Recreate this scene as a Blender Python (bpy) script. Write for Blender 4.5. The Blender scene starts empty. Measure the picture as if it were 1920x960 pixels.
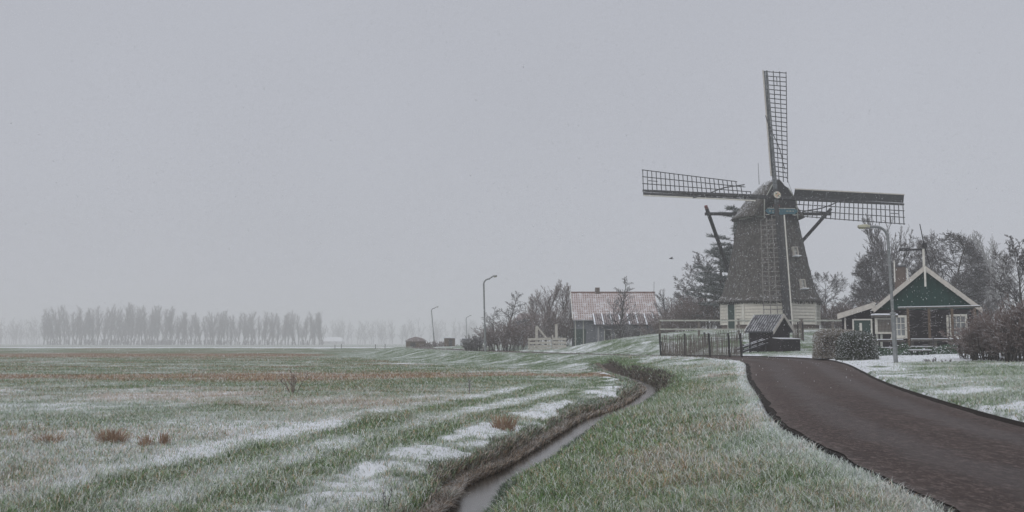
import bpy, math, random
import numpy as np
from mathutils import Vector, Matrix

# ------------------------------------------------------------------ camera, sky, sun, exposure
SC = bpy.context.scene
COL = SC.collection
CAM = np.array([0.0, 0.0, 1.2])
F = 1867.0                                   # focal length in pixels of a 1920 wide picture (35 mm)
PITCH = math.atan(163.0 / F)
cd = bpy.data.cameras.new("camera")
cam = bpy.data.objects.new("camera", cd); COL.objects.link(cam)
cam.location = CAM; cam.rotation_euler = (math.pi / 2 + PITCH, 0, 0)
cd.sensor_width = 36.0; cd.lens = 36.0 * F / 1920.0
cd.clip_start = 0.05; cd.clip_end = 6000.0
SC.camera = cam

SUN_EL, SUN_ROT = math.radians(48), math.radians(215)
world = bpy.data.worlds.new("World"); SC.world = world; world.use_nodes = True
wn, wl = world.node_tree.nodes, world.node_tree.links
wn.clear()
out = wn.new("ShaderNodeOutputWorld"); bg = wn.new("ShaderNodeBackground")
sky = wn.new("ShaderNodeTexSky"); sky.sky_type = 'NISHITA'; sky.sun_disc = False
sky.sun_elevation = SUN_EL; sky.sun_rotation = SUN_ROT
hsv = wn.new("ShaderNodeHueSaturation"); hsv.inputs['Saturation'].default_value = 0.15
mixc = wn.new("ShaderNodeMix"); mixc.data_type = 'RGBA'; mixc.inputs[0].default_value = 0.9
nz = wn.new('ShaderNodeTexNoise'); nz.inputs['Scale'].default_value = 2.2; nz.inputs['Detail'].default_value = 5
tc = wn.new('ShaderNodeTexCoord'); wl.new(tc.outputs['Generated'], nz.inputs['Vector'])
mr = wn.new('ShaderNodeMapRange'); mr.inputs[1].default_value = .3; mr.inputs[2].default_value = .7; mr.inputs[3].default_value = .965; mr.inputs[4].default_value = 1.035
wl.new(nz.outputs['Fac'], mr.inputs[0])
vm = wn.new('ShaderNodeVectorMath'); vm.operation = 'SCALE'; wl.new(mixc.outputs[2], vm.inputs[0]); wl.new(mr.outputs[0], vm.inputs['Scale'])
wl.new(sky.outputs[0], hsv.inputs['Color']); wl.new(hsv.outputs[0], mixc.inputs[6])
mixc.inputs[7].default_value = (4.36, 4.52, 5.06, 1)          # the closed cloud layer
wl.new(vm.outputs[0], bg.inputs['Color']); bg.inputs['Strength'].default_value = 0.1
wl.new(bg.outputs[0], out.inputs['Surface'])

sd = bpy.data.lights.new("sun", 'SUN'); sd.energy = 1.5; sd.angle = math.radians(60); sd.color = (1, .97, .93)
sun = bpy.data.objects.new("sun", sd); COL.objects.link(sun)
sdir = Vector((math.sin(SUN_ROT) * math.cos(SUN_EL), math.cos(SUN_ROT) * math.cos(SUN_EL), math.sin(SUN_EL)))
sun.rotation_euler = sdir.to_track_quat('Z', 'Y').to_euler(); sun.location = sdir * 60

SC.view_settings.view_transform = 'Standard'; SC.view_settings.look = 'None'
SC.view_settings.exposure = 0.10; SC.view_settings.gamma = 1.0
SC.cycles.volume_bounces = 6; SC.cycles.max_bounces = 10; SC.cycles.diffuse_bounces = 3
SC.cycles.transparent_max_bounces = 8

HAZE_DENSITY = 0.0016

# ------------------------------------------------------------------ pixel <-> world
CP, SP = math.cos(PITCH), math.sin(PITCH)
def ray(px, py):
    u, v = (px - 960.0) / F, (480.0 - py) / F
    return np.array([u, CP - v * SP, SP + v * CP])
def P(px, py, Y):
    d = ray(px, py); return CAM + d * (Y / d[1])
def G(px, py, z):
    d = ray(px, py); return CAM + d * ((z - CAM[2]) / d[2])

# ------------------------------------------------------------------ materials
def C4(c): return (c[0], c[1], c[2], 1.0)
class NT:
    def __init__(s, name):
        s.m = bpy.data.materials.new(name); s.m.use_nodes = True
        s.n, s.l = s.m.node_tree.nodes, s.m.node_tree.links
        s.b = s.n["Principled BSDF"]
        s.co = s.n.new("ShaderNodeNewGeometry")
    def link(s, a, b): s.l.new(a, b)
    def noise(s, scale, detail=4, rough=.6, vec=None, stretch=None):
        t = s.n.new("ShaderNodeTexNoise"); t.inputs['Scale'].default_value = scale
        t.inputs['Detail'].default_value = detail; t.inputs['Roughness'].default_value = rough
        v = vec or s.co.outputs['Position']
        if stretch:
            mp = s.n.new("ShaderNodeMapping"); mp.inputs['Scale'].default_value = stretch
            s.link(v, mp.inputs[0]); v = mp.outputs[0]
        s.link(v, t.inputs['Vector']); return t.outputs['Fac']
    def ramp(s, fac, a, b):
        r = s.n.new("ShaderNodeMapRange"); r.interpolation_type = 'SMOOTHSTEP'
        r.inputs[1].default_value = a; r.inputs[2].default_value = b
        s.link(fac, r.inputs[0]); return r.outputs[0]
    def math(s, op, a, b=None):
        m = s.n.new("ShaderNodeMath"); m.operation = op
        for i, x in enumerate((a, b)):
            if x is None: continue
            if isinstance(x, (int, float)): m.inputs[i].default_value = x
            else: s.link(x, m.inputs[i])
        return m.outputs[0]
    def mix(s, fac, a, b):
        m = s.n.new("ShaderNodeMix"); m.data_type = 'RGBA'
        for i, x in ((0, fac), (6, a), (7, b)):
            if isinstance(x, (int, float)): m.inputs[i].default_value = x
            elif isinstance(x, tuple): m.inputs[i].default_value = C4(x)
            else: s.link(x, m.inputs[i])
        return m.outputs[2]
    def attr(s, name):
        a = s.n.new("ShaderNodeAttribute"); a.attribute_name = name; return a
    def bump(s, fac, strength, dist=.02):
        b = s.n.new("ShaderNodeBump"); b.inputs['Strength'].default_value = strength
        b.inputs['Distance'].default_value = dist
        s.link(fac, b.inputs['Height']); s.link(b.outputs[0], s.b.inputs['Normal'])
    def color(s, c): s.link(c, s.b.inputs['Base Color'])
SNOW = (.74, .77, .82)
def surf(name, c1, c2, scale=3.0, rough=.8, snow=0.0, frost=0.0, bump=0.0, stretch=None, spec=.3, fscale=14.0):
    """a base of two tones; snow lies on faces that look up; frost is a dusting that clings all over"""
    t = NT(name)
    col = t.mix(t.ramp(t.noise(scale, 5, .65, stretch=stretch), .32, .68), c1, c2)
    if frost:
        col = t.mix(t.math('MULTIPLY', t.ramp(t.noise(fscale, 6, .75), .62 - .2 * frost, .78 - .1 * frost), min(1, .35 + frost)), col, SNOW)
    if snow:
        sep = t.n.new("ShaderNodeSeparateXYZ"); t.link(t.co.outputs['Normal'], sep.inputs[0])
        up = t.ramp(t.math('ADD', sep.outputs[2], t.math('MULTIPLY', t.math('SUBTRACT', t.noise(5.0, 5, .7), .5), 1.1)), .75 - .5 * snow, 1.0 - .4 * snow)
        col = t.mix(up, col, SNOW)
    t.color(col); t.b.inputs['Roughness'].default_value = rough
    t.b.inputs['Specular IOR Level'].default_value = spec
    if bump: t.bump(t.noise(scale * 4, 4, .7, stretch=stretch), bump)
    return t.m

M = {}
M['thatch'] = surf('thatch', (.10, .092, .084), (.038, .035, .033), 1.0, .95, snow=.34, frost=.40, bump=1.0, stretch=(6, 6, 1.6), fscale=5)
M['thatch_edge'] = surf('thatch_edge', (.09, .075, .06), (.05, .045, .04), 6, .95, bump=.8)
M['tar_wood'] = surf('tar_wood', (.014, .014, .017), (.030, .028, .031), 4, .8, snow=.25, frost=.2)
M['sail_wood'] = surf('sail_wood', (.018, .019, .022), (.04, .04, .043), 5, .65, frost=.22, snow=.2)
M['snowlit_lattice'] = surf('snowlit_lattice', (.12, .115, .11), (.22, .21, .20), 5, .8, frost=.25)  # hanging sail only: snow-lit paleness put in the base colour, plus frost
M['grey_spar'] = surf('grey_spar', (.05, .055, .06), (.12, .13, .14), 4, .7, frost=.45)
M['white_paint'] = surf('white_paint', (.62, .61, .56), (.50, .49, .45), 4, .5, snow=.2)
M['cream_paint'] = surf('cream_paint', (.60, .58, .52), (.50, .48, .43), 5, .6, snow=.2)
M['barge_paint'] = surf('barge_paint', (.50, .47, .43), (.40, .38, .35), 4, .6)
M['rail_wood'] = surf('rail_wood', (.42, .43, .39), (.30, .31, .28), 5, .85, snow=.6)
M['rail_dark'] = surf('rail_dark', (.06, .06, .055), (.11, .10, .09), 5, .85, snow=.8)
M['pale_wood'] = surf('pale_wood', (.10, .085, .075), (.19, .17, .155), 8, .9, frost=.25)
M['brown_wood'] = surf('brown_wood', (.075, .052, .036), (.12, .088, .062), 6, .85, frost=.1)
M['gate_wood'] = surf('gate_wood', (.48, .46, .42), (.36, .34, .31), 5, .8, snow=.5)
M['brick'] = surf('brick', (.085, .066, .056), (.14, .11, .095), 9, .9, snow=.3)
M['green_board'] = surf('green_board', (.008, .034, .029), (.013, .047, .039), 3, .8, frost=.10, spec=.12)
M['black_board'] = surf('black_board', (.012, .009, .011), (.022, .017, .020), 4, .85, frost=.08, spec=.12)
M['door_green'] = surf('door_green', (.020, .045, .040), (.03, .055, .048), 4, .6)
M['teal_paint'] = surf('teal_paint', (.07, .20, .26), (.05, .15, .19), 6, .5)
M['red_paint'] = surf('red_paint', (.16, .035, .03), (.11, .03, .028), 6, .5)
M['yellow_paint'] = surf('yellow_paint', (.48, .30, .07), (.40, .24, .06), 6, .5)
M['orange_paint'] = surf('orange_paint', (.42, .12, .04), (.34, .10, .04), 6, .5)
M['green_paint'] = surf('green_paint', (.03, .12, .06), (.025, .09, .05), 6, .5)
M['dark_roof'] = surf('dark_roof', (.04, .045, .052), (.065, .068, .075), 5, .6, frost=.25)
M['snow'] = surf('snow', (.70, .73, .79), (.78, .80, .84), 3, .8, bump=.3)
M['rib_snow'] = surf('rib_snow', (.10, .10, .11), (.5, .51, .54), 2.5, .8)
M['red_tile'] = surf('red_tile', (.31, .21, .19), (.45, .37, .36), 2, .8, frost=.66, fscale=1.2)
M['pan_tile_snow'] = surf('pan_tile_snow', (.20, .16, .16), (.30, .26, .27), 3, .8, frost=.5, fscale=3)
M['roof_frost'] = surf('roof_frost', (.42, .40, .42), (.60, .61, .64), 1.2, .8)
M['far_wall'] = surf('far_wall', (.12, .13, .15), (.16, .17, .19), 2, .85)
M['far_wall_pale'] = surf('far_wall_pale', (.36, .36, .37), (.30, .30, .31), 2, .85)
M['red_tile_dark'] = surf('red_tile_dark', (.13, .07, .055), (.18, .10, .08), 3, .8, frost=.2, fscale=3)
M['lamp_metal'] = surf('lamp_metal', (.16, .175, .18), (.24, .25, .26), 6, .5, frost=.1, spec=.5)
M['lamp_head'] = surf('lamp_head', (.44, .43, .33), (.36, .35, .28), 6, .5, snow=.3)
M['lamp_glass'] = surf('lamp_glass', (.42, .40, .28), (.34, .33, .24), 8, .2, spec=.6)
M['bark'] = surf('bark', (.045, .038, .036), (.075, .066, .062), 5, .9, snow=.30, frost=.12)
M['twig'] = surf('twig', (.062, .053, .054), (.108, .094, .095), 2.0, .9, snow=.16)
M['twig_red'] = surf('twig_red', (.13, .090, .080), (.20, .155, .145), 2.0, .9, snow=.25)
M['rust_grass'] = surf('rust_grass', (.19, .115, .072), (.33, .235, .165), 9.0, .9, frost=.42)
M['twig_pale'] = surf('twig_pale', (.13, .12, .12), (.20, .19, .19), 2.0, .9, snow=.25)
M['needle'] = surf('needle', (.016, .034, .026), (.032, .052, .042), 2.0, .85, snow=.25)
M['hedge_leaf'] = surf('hedge_leaf', (.018, .028, .014), (.040, .050, .026), 4.0, .7, snow=.50)
M['hedge_brown'] = surf('hedge_brown', (.17, .145, .115), (.25, .225, .19), 4.0, .8, snow=.48)
M['low_leaf'] = surf('low_leaf', (.03, .07, .035), (.06, .10, .06), 4.0, .7, snow=.45)
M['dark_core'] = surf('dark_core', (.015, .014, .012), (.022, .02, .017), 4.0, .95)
M['rope'] = surf('rope', (.035, .035, .04), (.07, .07, .075), 9, .9)
M['bird'] = surf('bird', (.02, .02, .022), (.03, .03, .03), 9, .8)
M['car_paint'] = surf('car_paint', (.42, .46, .52), (.38, .42, .48), 2, .3, snow=.3, spec=.5)
M['tyre'] = surf('tyre', (.015, .015, .015), (.025, .025, .025), 5, .9)
def glass(name, c, rough=.08):
    t = NT(name); t.color(t.mix(t.ramp(t.noise(1.5), .35, .65), c, tuple(x * .6 for x in c)))
    t.b.inputs['Roughness'].default_value = rough; t.b.inputs['Specular IOR Level'].default_value = .6; return t.m
M['pane'] = glass('pane', (.24, .26, .275))
M['pane_dark'] = glass('pane_dark', (.03, .035, .04))

# ------------------------------------------------------------------ object helpers
def tag(o, label=None, cat=None, group=None, kind=None):
    if label: o['label'] = label
    if cat: o['category'] = cat
    if group: o['group'] = group
    if kind: o['kind'] = kind
    return o
def thing(name, loc, label, cat, group=None):
    o = bpy.data.objects.new(name, None); COL.objects.link(o)
    o.location = Vector(loc); o.empty_display_size = .2
    return tag(o, label, cat, group)
def root_loc(o):
    v = Vector((0, 0, 0))
    while o is not None: v = v + Vector(o.location); o = o.parent
    return v
def mesh_np(name, V, faces_k, smooth=False, cols=None):
    """V (n,3); faces_k a list of (m,k) index arrays"""
    me = bpy.data.meshes.new(name)
    V = np.asarray(V, dtype=np.float32)
    me.vertices.add(len(V)); me.vertices.foreach_set('co', V.ravel())
    nl = sum(f.size for f in faces_k); npoly = sum(len(f) for f in faces_k)
    me.loops.add(nl); me.polygons.add(npoly)
    me.loops.foreach_set('vertex_index', np.concatenate([f.ravel() for f in faces_k]).astype(np.int32))
    tot = np.concatenate([np.full(len(f), f.shape[1]) for f in faces_k]).astype(np.int32)
    st = np.concatenate([[0], np.cumsum(tot)[:-1]]).astype(np.int32)
    me.polygons.foreach_set('loop_start', st)
    me.polygons.foreach_set('loop_total', tot)
    if smooth: me.polygons.foreach_set('use_smooth', np.ones(npoly, dtype=bool))
    me.update(calc_edges=True)
    for k, c in (cols or {}).items():
        c = np.asarray(c, dtype=np.float32)
        if c.ndim == 1:
            a = me.attributes.new(k, 'FLOAT', 'POINT'); a.data.foreach_set('value', c)
        else:
            a = me.attributes.new(k, 'FLOAT_COLOR', 'POINT')
            a.data.foreach_set('color', np.concatenate([c, np.ones((len(c), 1), np.float32)], 1).ravel())
    return me
def put(name, me, mat, parent=None):
    if mat is not None and not me.materials: me.materials.append(mat)
    o = bpy.data.objects.new(name, me); COL.objects.link(o)
    if parent is not None: o.parent = parent
    return o
class MB:
    def __init__(s): s.v = []; s.f = []
    def add(s, vs, fs):
        n = len(s.v); s.v += [tuple(float(c) for c in v) for v in vs]; s.f += [tuple(i + n for i in f) for f in fs]; return s
    def hexa(s, p):                       # 8 points: bottom ring 0-3, top ring 4-7
        return s.add(p, [(3, 2, 1, 0), (4, 5, 6, 7), (0, 1, 5, 4), (1, 2, 6, 5), (2, 3, 7, 6), (3, 0, 4, 7)])
    def box(s, c, ax, ay, az):            # centre and three half-axis vectors
        c, ax, ay, az = map(np.asarray, (c, ax, ay, az))
        return s.hexa([c - ax - ay - az, c + ax - ay - az, c + ax + ay - az, c - ax + ay - az,
                       c - ax - ay + az, c + ax - ay + az, c + ax + ay + az, c - ax + ay + az])
    def bar(s, a, b, w, h=None, up=(0, 0, 1), w2=None, h2=None):
        a, b = np.asarray(a, float), np.asarray(b, float); h = h or w; w2 = w2 or w; h2 = h2 or h
        d = b - a; d = d / np.linalg.norm(d); u = np.asarray(up, float)
        x = np.cross(d, u)
        if np.linalg.norm(x) < 1e-4: x = np.cross(d, (1, 0, 0))
        x /= np.linalg.norm(x); z = np.cross(x, d)
        p = []
        for q, ww, hh in ((a, w, h), (b, w2, h2)):
            p += [q - x * ww / 2 - z * hh / 2, q + x * ww / 2 - z * hh / 2, q + x * ww / 2 + z * hh / 2, q - x * ww / 2 + z * hh / 2]
        return s.add(p, [(0, 1, 2, 3), (7, 6, 5, 4), (0, 4, 5, 1), (1, 5, 6, 2), (2, 6, 7, 3), (3, 7, 4, 0)])
    def tube(s, pts, rad, k=8, cap=True):
        pts = [np.asarray(p, float) for p in pts]; n = len(pts)
        rad = [rad] * n if isinstance(rad, (int, float)) else rad
        vs, fs = [], []; x = None
        for i, p in enumerate(pts):
            d = pts[min(i + 1, n - 1)] - pts[max(i - 1, 0)]; d /= np.linalg.norm(d)
            if x is None:
                x = np.cross(d, (0.0, 0, 1) if abs(d[2]) < .9 else (1.0, 0, 0))
            x = x - d * np.dot(x, d); x /= np.linalg.norm(x); y = np.cross(d, x)
            for j in range(k):
                a = 2 * math.pi * j / k; vs.append(p + (x * math.cos(a) + y * math.sin(a)) * rad[i])
        for i in range(n - 1):
            for j in range(k):
                fs.append((i * k + j, i * k + (j + 1) % k, (i + 1) * k + (j + 1) % k, (i + 1) * k + j))
        if cap: fs += [tuple(range(k))[::-1], tuple(range((n - 1) * k, n * k))]
        return s.add(vs, fs)
    def prism(s, poly, off):              # planar polygon (3d points) extruded by a vector
        poly = [np.asarray(p, float) for p in poly]; off = np.asarray(off, float); n = len(poly)
        return s.add(poly + [p + off for p in poly], [tuple(range(n))[::-1], tuple(range(n, 2 * n))] + [(i, (i + 1) % n, n + (i + 1) % n, n + i) for i in range(n)])
    def build(s, name, mat, parent=None, smooth=False, bevel=0, kind=None):
        v = np.array(s.v)
        if parent is not None: v = v - np.array(root_loc(parent))
        me = bpy.data.meshes.new(name); me.from_pydata(v.tolist(), [], s.f); me.update()
        if smooth: me.polygons.foreach_set('use_smooth', np.ones(len(me.polygons), dtype=bool))
        o = put(name, me, mat, parent)
        if bevel:
            b = o.modifiers.new('bevel', 'BEVEL'); b.width = bevel; b.segments = 2
        if kind: o['kind'] = kind
        return o
def copy_tree(o, parent=None):
    c = o.copy(); COL.objects.link(c); c.parent = parent
    for ch in list(o.children): copy_tree(ch, c)
    return c

# ------------------------------------------------------------------ value noise
def _hash(ix, iy, seed):
    h = (ix.astype(np.int64) * 374761393 + iy.astype(np.int64) * 668265263 + seed * 982451653) & 0x7fffffff
    h = ((h ^ (h >> 13)) * 1274126177) & 0x7fffffff
    return ((h ^ (h >> 16)) & 0xffff) / 65535.0
def vnoise(x, y, seed=0):
    ix, iy = np.floor(x), np.floor(y); fx, fy = x - ix, y - iy
    fx = fx * fx * (3 - 2 * fx); fy = fy * fy * (3 - 2 * fy)
    a, b = _hash(ix, iy, seed), _hash(ix + 1, iy, seed); c, d = _hash(ix, iy + 1, seed), _hash(ix + 1, iy + 1, seed)
    return (a * (1 - fx) + b * fx) * (1 - fy) + (c * (1 - fx) + d * fx) * fy
def fbm(x, y, seed=0, octv=4):
    s, a, t = 0, .5, 0
    for i in range(octv): s = s + a * vnoise(x * 2 ** i, y * 2 ** i, seed + i); t += a; a *= .55
    return s / t
def sst(a, b, x):
    t = np.clip((x - a) / (b - a), 0, 1); return t * t * (3 - 2 * t)
def gauss(x, w): return np.exp(-(x / w) ** 2)

# ------------------------------------------------------------------ the lie of the land
def zroad(y): return .35 * sst(22, 60, y) + .15 * sst(80, 130, y)
def gp_road(px, py):
    z = 0.0
    for _ in range(30): p = G(px, py, z); z = .5 * z + .5 * float(zroad(p[1]))
    return (p[0], p[1])
def catmull(pts, k=16):
    pts = [np.array(p, float) for p in pts]; pts = [2 * pts[0] - pts[1]] + pts + [2 * pts[-1] - pts[-2]]; o = []
    for i in range(1, len(pts) - 2):
        a, b, c, d = pts[i - 1:i + 3]
        for j in range(k):
            t = j / k; o.append(.5 * ((2 * b) + (c - a) * t + (2 * a - 5 * b + 4 * c - d) * t * t + (3 * b - a - 3 * c + d) * t ** 3))
    o.append(pts[-2]); return np.array(o)
L_EDGE = catmull([(-1, -30), (2.2, -4), (3.0, 4.5), gp_road(1820, 960), gp_road(1490, 800), gp_road(1440, 745), gp_road(1415, 712), gp_road(1409, 694),
                  (11.0, 46.5), (11.3, 51), (10.4, 56.5), (8, 62.5), (1.7, 79), (-6.5, 104), (-14, 132), (-17, 160), (-16, 200), (-13, 260), (-5, 420), (0, 700)])
R_EDGE = catmull([(3, -30), (5.8, -4), (6.5, 4.5), (6.7, 7.5), gp_road(1920, 800), gp_road(1700, 735), (11.4, 31.5), gp_road(1613, 697),
                  (15.2, 46), (16.2, 53), (15.1, 61.5), (11.5, 68.5), (5.5, 85), (-2.2, 108), (-9.8, 134), (-12.8, 161), (-11.8, 201), (-8.8, 260), (-1, 420), (4, 700)])
def xL(y): return np.interp(y, L_EDGE[:, 1], L_EDGE[:, 0])
def xR(y): return np.interp(y, R_EDGE[:, 1], R_EDGE[:, 0])
ZW = -.52
def dp(px, py): p = G(px, py, ZW); return (p[0], p[1])
DITCH = catmull([(-6, -10), (-1.5, 4.0), (-.85, 7.6), dp(874, 958), dp(907, 913), dp(973, 880), dp(1023, 847), dp(1073, 813), dp(1115, 787), dp(1176, 765), dp(1212, 741), dp(1219, 730), dp(1192, 715), (5.6, 50), (5.5, 56), (5.3, 62)])
def xD(y): return np.interp(y, DITCH[:, 1], DITCH[:, 0])
MC = np.array([P(1442, 500, 88)[0], 88.0]); MZ = 2.3            # the mill and the top of its mound

def slope_cos(f, y):
    s = (f(y + .5) - f(y - .5)); return 1 / np.sqrt(1 + s * s)
def height(x, y):
    x, y = np.asarray(x, float), np.asarray(y, float)
    zr = zroad(y); xl, xr = xL(y), xR(y)
    dl, dr = (xl - x) * slope_cos(xL, y), (x - xr) * slope_cos(xR, y)
    n1, n2 = fbm(x * .35, y * .35, 3), fbm(x * 2.1, y * 2.1, 9)
    field = -.35 + (n1 - .5) * .12 + (n2 - .5) * .05
    field = field + .40 * sst(236, 246, y) * (1 - sst(262, 280, y)) + .2 * sst(300, 380, y)
    # left of the road: shoulder, then a slope
    left = field + (zr + .07 - field) * (1 - sst(.4, 6.0, dl))
    dd = (x - xD(y)) * slope_cos(xD, y); fade = (1 - sst(51, 57, y))
    wide = .245 + .10 * sst(30, 40, y) + .1 * (fbm(x * .8, y * .8, 41) - .5)
    t = np.clip((dd - wide) / np.maximum(dd - wide + dl, .3), 0, 1)
    kb = .36 * sst(30, 37, y)
    bankR = -.56 + (.12 + kb) * sst(0, .30, dd - wide) + (zr + .07 + .44 - kb) * t ** .9 + (n2 - .5) * .05
    lump = .16 * gauss(-dd - 1.35, .75) * (fbm(x * 1.7, y * 1.7, 21) - .35) * 2
    bankL = -.8 + (field + .8 + lump - .05 * gauss(dd, .8)) * sst(0, .22, -dd - wide)
    inD = np.where(dd > wide, bankR, np.where(dd < -wide, bankL, -.8))
    left = left + (inD - left) * fade * np.where(dd > 0, 1, 1)
    # right of the road
    rbase = zr + .05 + np.clip(dr, 0, 9) * .03 + (n1 - .5) * .12 + (n2 - .5) * .04
    z = np.where(dl > 0, left, np.where(dr > 0, rbase, zr))
    # roadbed
    inside = (dl <= 0) & (dr <= 0)
    z = np.where(inside, zr - .10, z)
    e = np.where(dl > 0, dl, dr)
    z = np.where(~inside, zr - .10 + (z - zr + .10) * sst(.15, .30, e + .1 * (n2 - .5)), z)
    # mound under the mill
    mx, my = x - MC[0], y - MC[1]
    r = np.sqrt((mx * np.where(mx < 0, .95, 1.0)) ** 2 + (my * np.where(my < 0, 1.0, .8)) ** 2)
    mz = np.interp(r, [0, 6, 10, 13.5, 19, 24], [MZ, MZ, 1.95, 1.45, .55, .3])
    k = sst(.3, 3.5, dr)
    z = np.where((dr > 0) & (mz > z), z + (mz - z) * k, z)
    return z
def H(x, y): return float(height(np.array([x]), np.array([y]))[0])

def cover(x, y):
    """how much snow lies and how dry the grass is"""
    xl, xr = xL(y), xR(y)
    dl, dr = (xl - x) * slope_cos(xL, y), (x - xr) * slope_cos(xR, y)
    dd = (x - xD(y)) * slope_cos(xD, y); d = -dd
    a = fbm(x * .18, y * .18, 51); b = fbm(x * .6, y * .6, 61); c = fbm(x * .10, y * .35, 71); e = fbm(x * 1.6, y * 1.6, 81)
    s = .43 + .40 * (a - .5) + .40 * (b - .5) + .4 * (e - .5)
    w = .55 + .9 * fbm(x * .25, y * .25, 91)
    near = 1 - sst(26, 44, y)
    w2 = .25 + sst(.38, .62, fbm(x * .5, y * .22, 95)); wob = 1.1 * (fbm(x * .3, y * .3, 97) - .5)
    s = s + near * (.46 * gauss(d - 4.7 - wob, .45) * w2 - .34 * gauss(d - 3.75, .48) + .26 * gauss(d - 2.95 - wob, .5) * w2
                    - .30 * gauss(d - 2.1, .5) + .12 * gauss(d - 6.2, .5))
    s = s + .95 * sst(.46, .58, .10 * (1 - sst(10.5, 13.5, y)) + fbm(x * 1.1, y * .8, 23) + .35 * (fbm(x * 4.5, y * 4.5, 24) - .5)) * gauss(d - 1.05 - .3 * wob, .45) * (1 - sst(52, 60, y)) * w
    s = s - .3 * gauss(d - .35, .25)
    dry = .36 + .9 * (c - .45) + .3 * (e - .5)
    dry = dry * np.where(d > 4.5, 1, .45)
    dry = dry + 1.05 * gauss(y - 47 - 3 * (a - .5), 2.6) * sst(.35, .55, fbm(x * .12, y * .1, 33) + .1) * sst(3, 6, dl) + .65 * gauss(y - 128, 16) * sst(8, 16, dl)
    dry = dry + .65 * gauss(y - 29 - 5 * (a - .5), 3.2) * sst(.47, .62, fbm(x * .2, y * .2, 35)) * (d > 5)
    s = s - .22 * np.clip(dry, 0, 1) * (y > 35)
    # verge between ditch and road
    v = (dd > 0) & (dl > 0) & (y < 62)
    sv = .26 - .22 * (1 - sst(.6, 2.2, dd)) + .5 * (b - .5) + .4 * (e - .5) + .12 * sst(1.2, 3.6, dd) + .75 * gauss(dl - .28, .22) * (.1 + 1.5 * fbm(x * .9, y * .9, 29)) + .12 * sst(24, 40, y)
    dv = .14 + 1.5 * (fbm(x * .55, y * .4, 63) - .42) * sst(.8, 2.0, dd) + .5 * (e - .5)
    s = np.where(v, sv, s); dry = np.where(v, np.clip(dv, 0, .65), dry)
    # dyke slope farther on
    k = (dl > 0) & (dl < 9) & (y >= 62)
    s = np.where(k, .40 + .35 * (b - .5) + .3 * (e - .5), s); dry = np.where(k, .1, dry)
    # right of the road
    sr = .45 + .4 * (b - .5) + .3 * (e - .5) + .6 * gauss(dr - .9, .9) * sst(.48, .62, fbm(x * 1.1, y * .35, 27) + .4 * (fbm(x * 3.5, y * 3.5, 28) - .5)) * (y < 66) + .9 * sst(43.5, 46, y) * (1 - sst(57, 60, y)) * (1 - sst(9, 13, dr))
    s = np.where(dr > 0, sr, s); dry = np.where(dr > 0, .12 + .5 * (b - .5), dry)
    s = np.where((y > 243) & (dl > 8), .95 - .5 * sst(262, 300, y), s)
    soil_shade = np.maximum(np.maximum(gauss(dl - .02, .11), gauss(dr - .02, .07)) * (np.abs(x) < 60), gauss(np.clip(np.abs(dd) - .26 - .25 * sst(30, 37, y) * (dd > 0), 0, 9), .10) * (1 - sst(57, 62, y)))  # road edges darkened for earth and overhang shade; ditch banks bare earth
    return np.clip(s, 0, 1), np.clip(dry, 0, 1), np.clip(soil_shade, 0, 1)

def graded(lo, hi, step, a, b, grow):
    mid = list(np.arange(lo, hi + 1e-6, step)); r = [mid[-1]]; s = step
    while r[-1] < b: s *= grow; r.append(r[-1] + s)
    l = [mid[0]]; s = step
    while l[-1] > a: s *= grow; l.append(l[-1] - s)
    return np.array(l[1:][::-1] + mid + r[1:])
ys = np.concatenate([graded(3, 34, .14, -1500, 34, 1.12), np.arange(34.2, 70, .24), np.arange(70.3, 110, .35), graded(110.4, 111, .4, 110.4, 1700, 1.06)])
ys = np.unique(np.round(ys, 3))
xs = graded(-9, 18, .16, -1600, 1600, 1.045)
XX, YY = np.meshgrid(xs, ys)
ZZ = height(XX.ravel(), YY.ravel())
S_, D_, O_ = cover(XX.ravel(), YY.ravel())
nx, ny = len(xs), len(ys)
idx = np.arange(nx * ny).reshape(ny, nx)
quads = np.stack([idx[:-1, :-1], idx[:-1, 1:], idx[1:, 1:], idx[1:, :-1]], -1).reshape(-1, 4)

t = NT('ground')
gs, gd, go = t.attr('snow').outputs['Fac'], t.attr('dry').outputs['Fac'], t.attr('soil_shade').outputs['Fac']
g = t.mix(t.ramp(t.noise(2.2, 6, .7), .3, .7), (.065, .108, .045), (.12, .17, .085))
g = t.mix(t.math('MULTIPLY', t.ramp(t.math('ADD', t.noise(7, 5, .7), t.math('SUBTRACT', gd, .5)), .35, .75), 1.0), g, (.19, .115, .068))
thr = t.math('ADD', t.math('ADD', t.math('MULTIPLY', t.noise(9, 7, .85), .6), t.math('MULTIPLY', t.noise(2.6, 5, .8), .4)), t.math('MULTIPLY', t.math('SUBTRACT', gs, .5), .8))
g = t.mix(t.ramp(thr, .34, .64), g, SNOW)
g = t.mix(t.ramp(go, .35, .7), g, t.mix(t.ramp(t.noise(9, 5, .7), .3, .7), (.030, .024, .020), (.075, .058, .047)))
t.color(g); t.b.inputs['Roughness'].default_value = .95; t.b.inputs['Specular IOR Level'].default_value = .15
t.bump(t.noise(14, 6, .8), .8, .05)
ground = put('ground', mesh_np('ground', np.stack([XX.ravel(), YY.ravel(), ZZ], 1), [quads], True, {'snow': S_, 'dry': D_, 'soil_shade': O_}), t.m)
ground['kind'] = 'structure'

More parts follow.
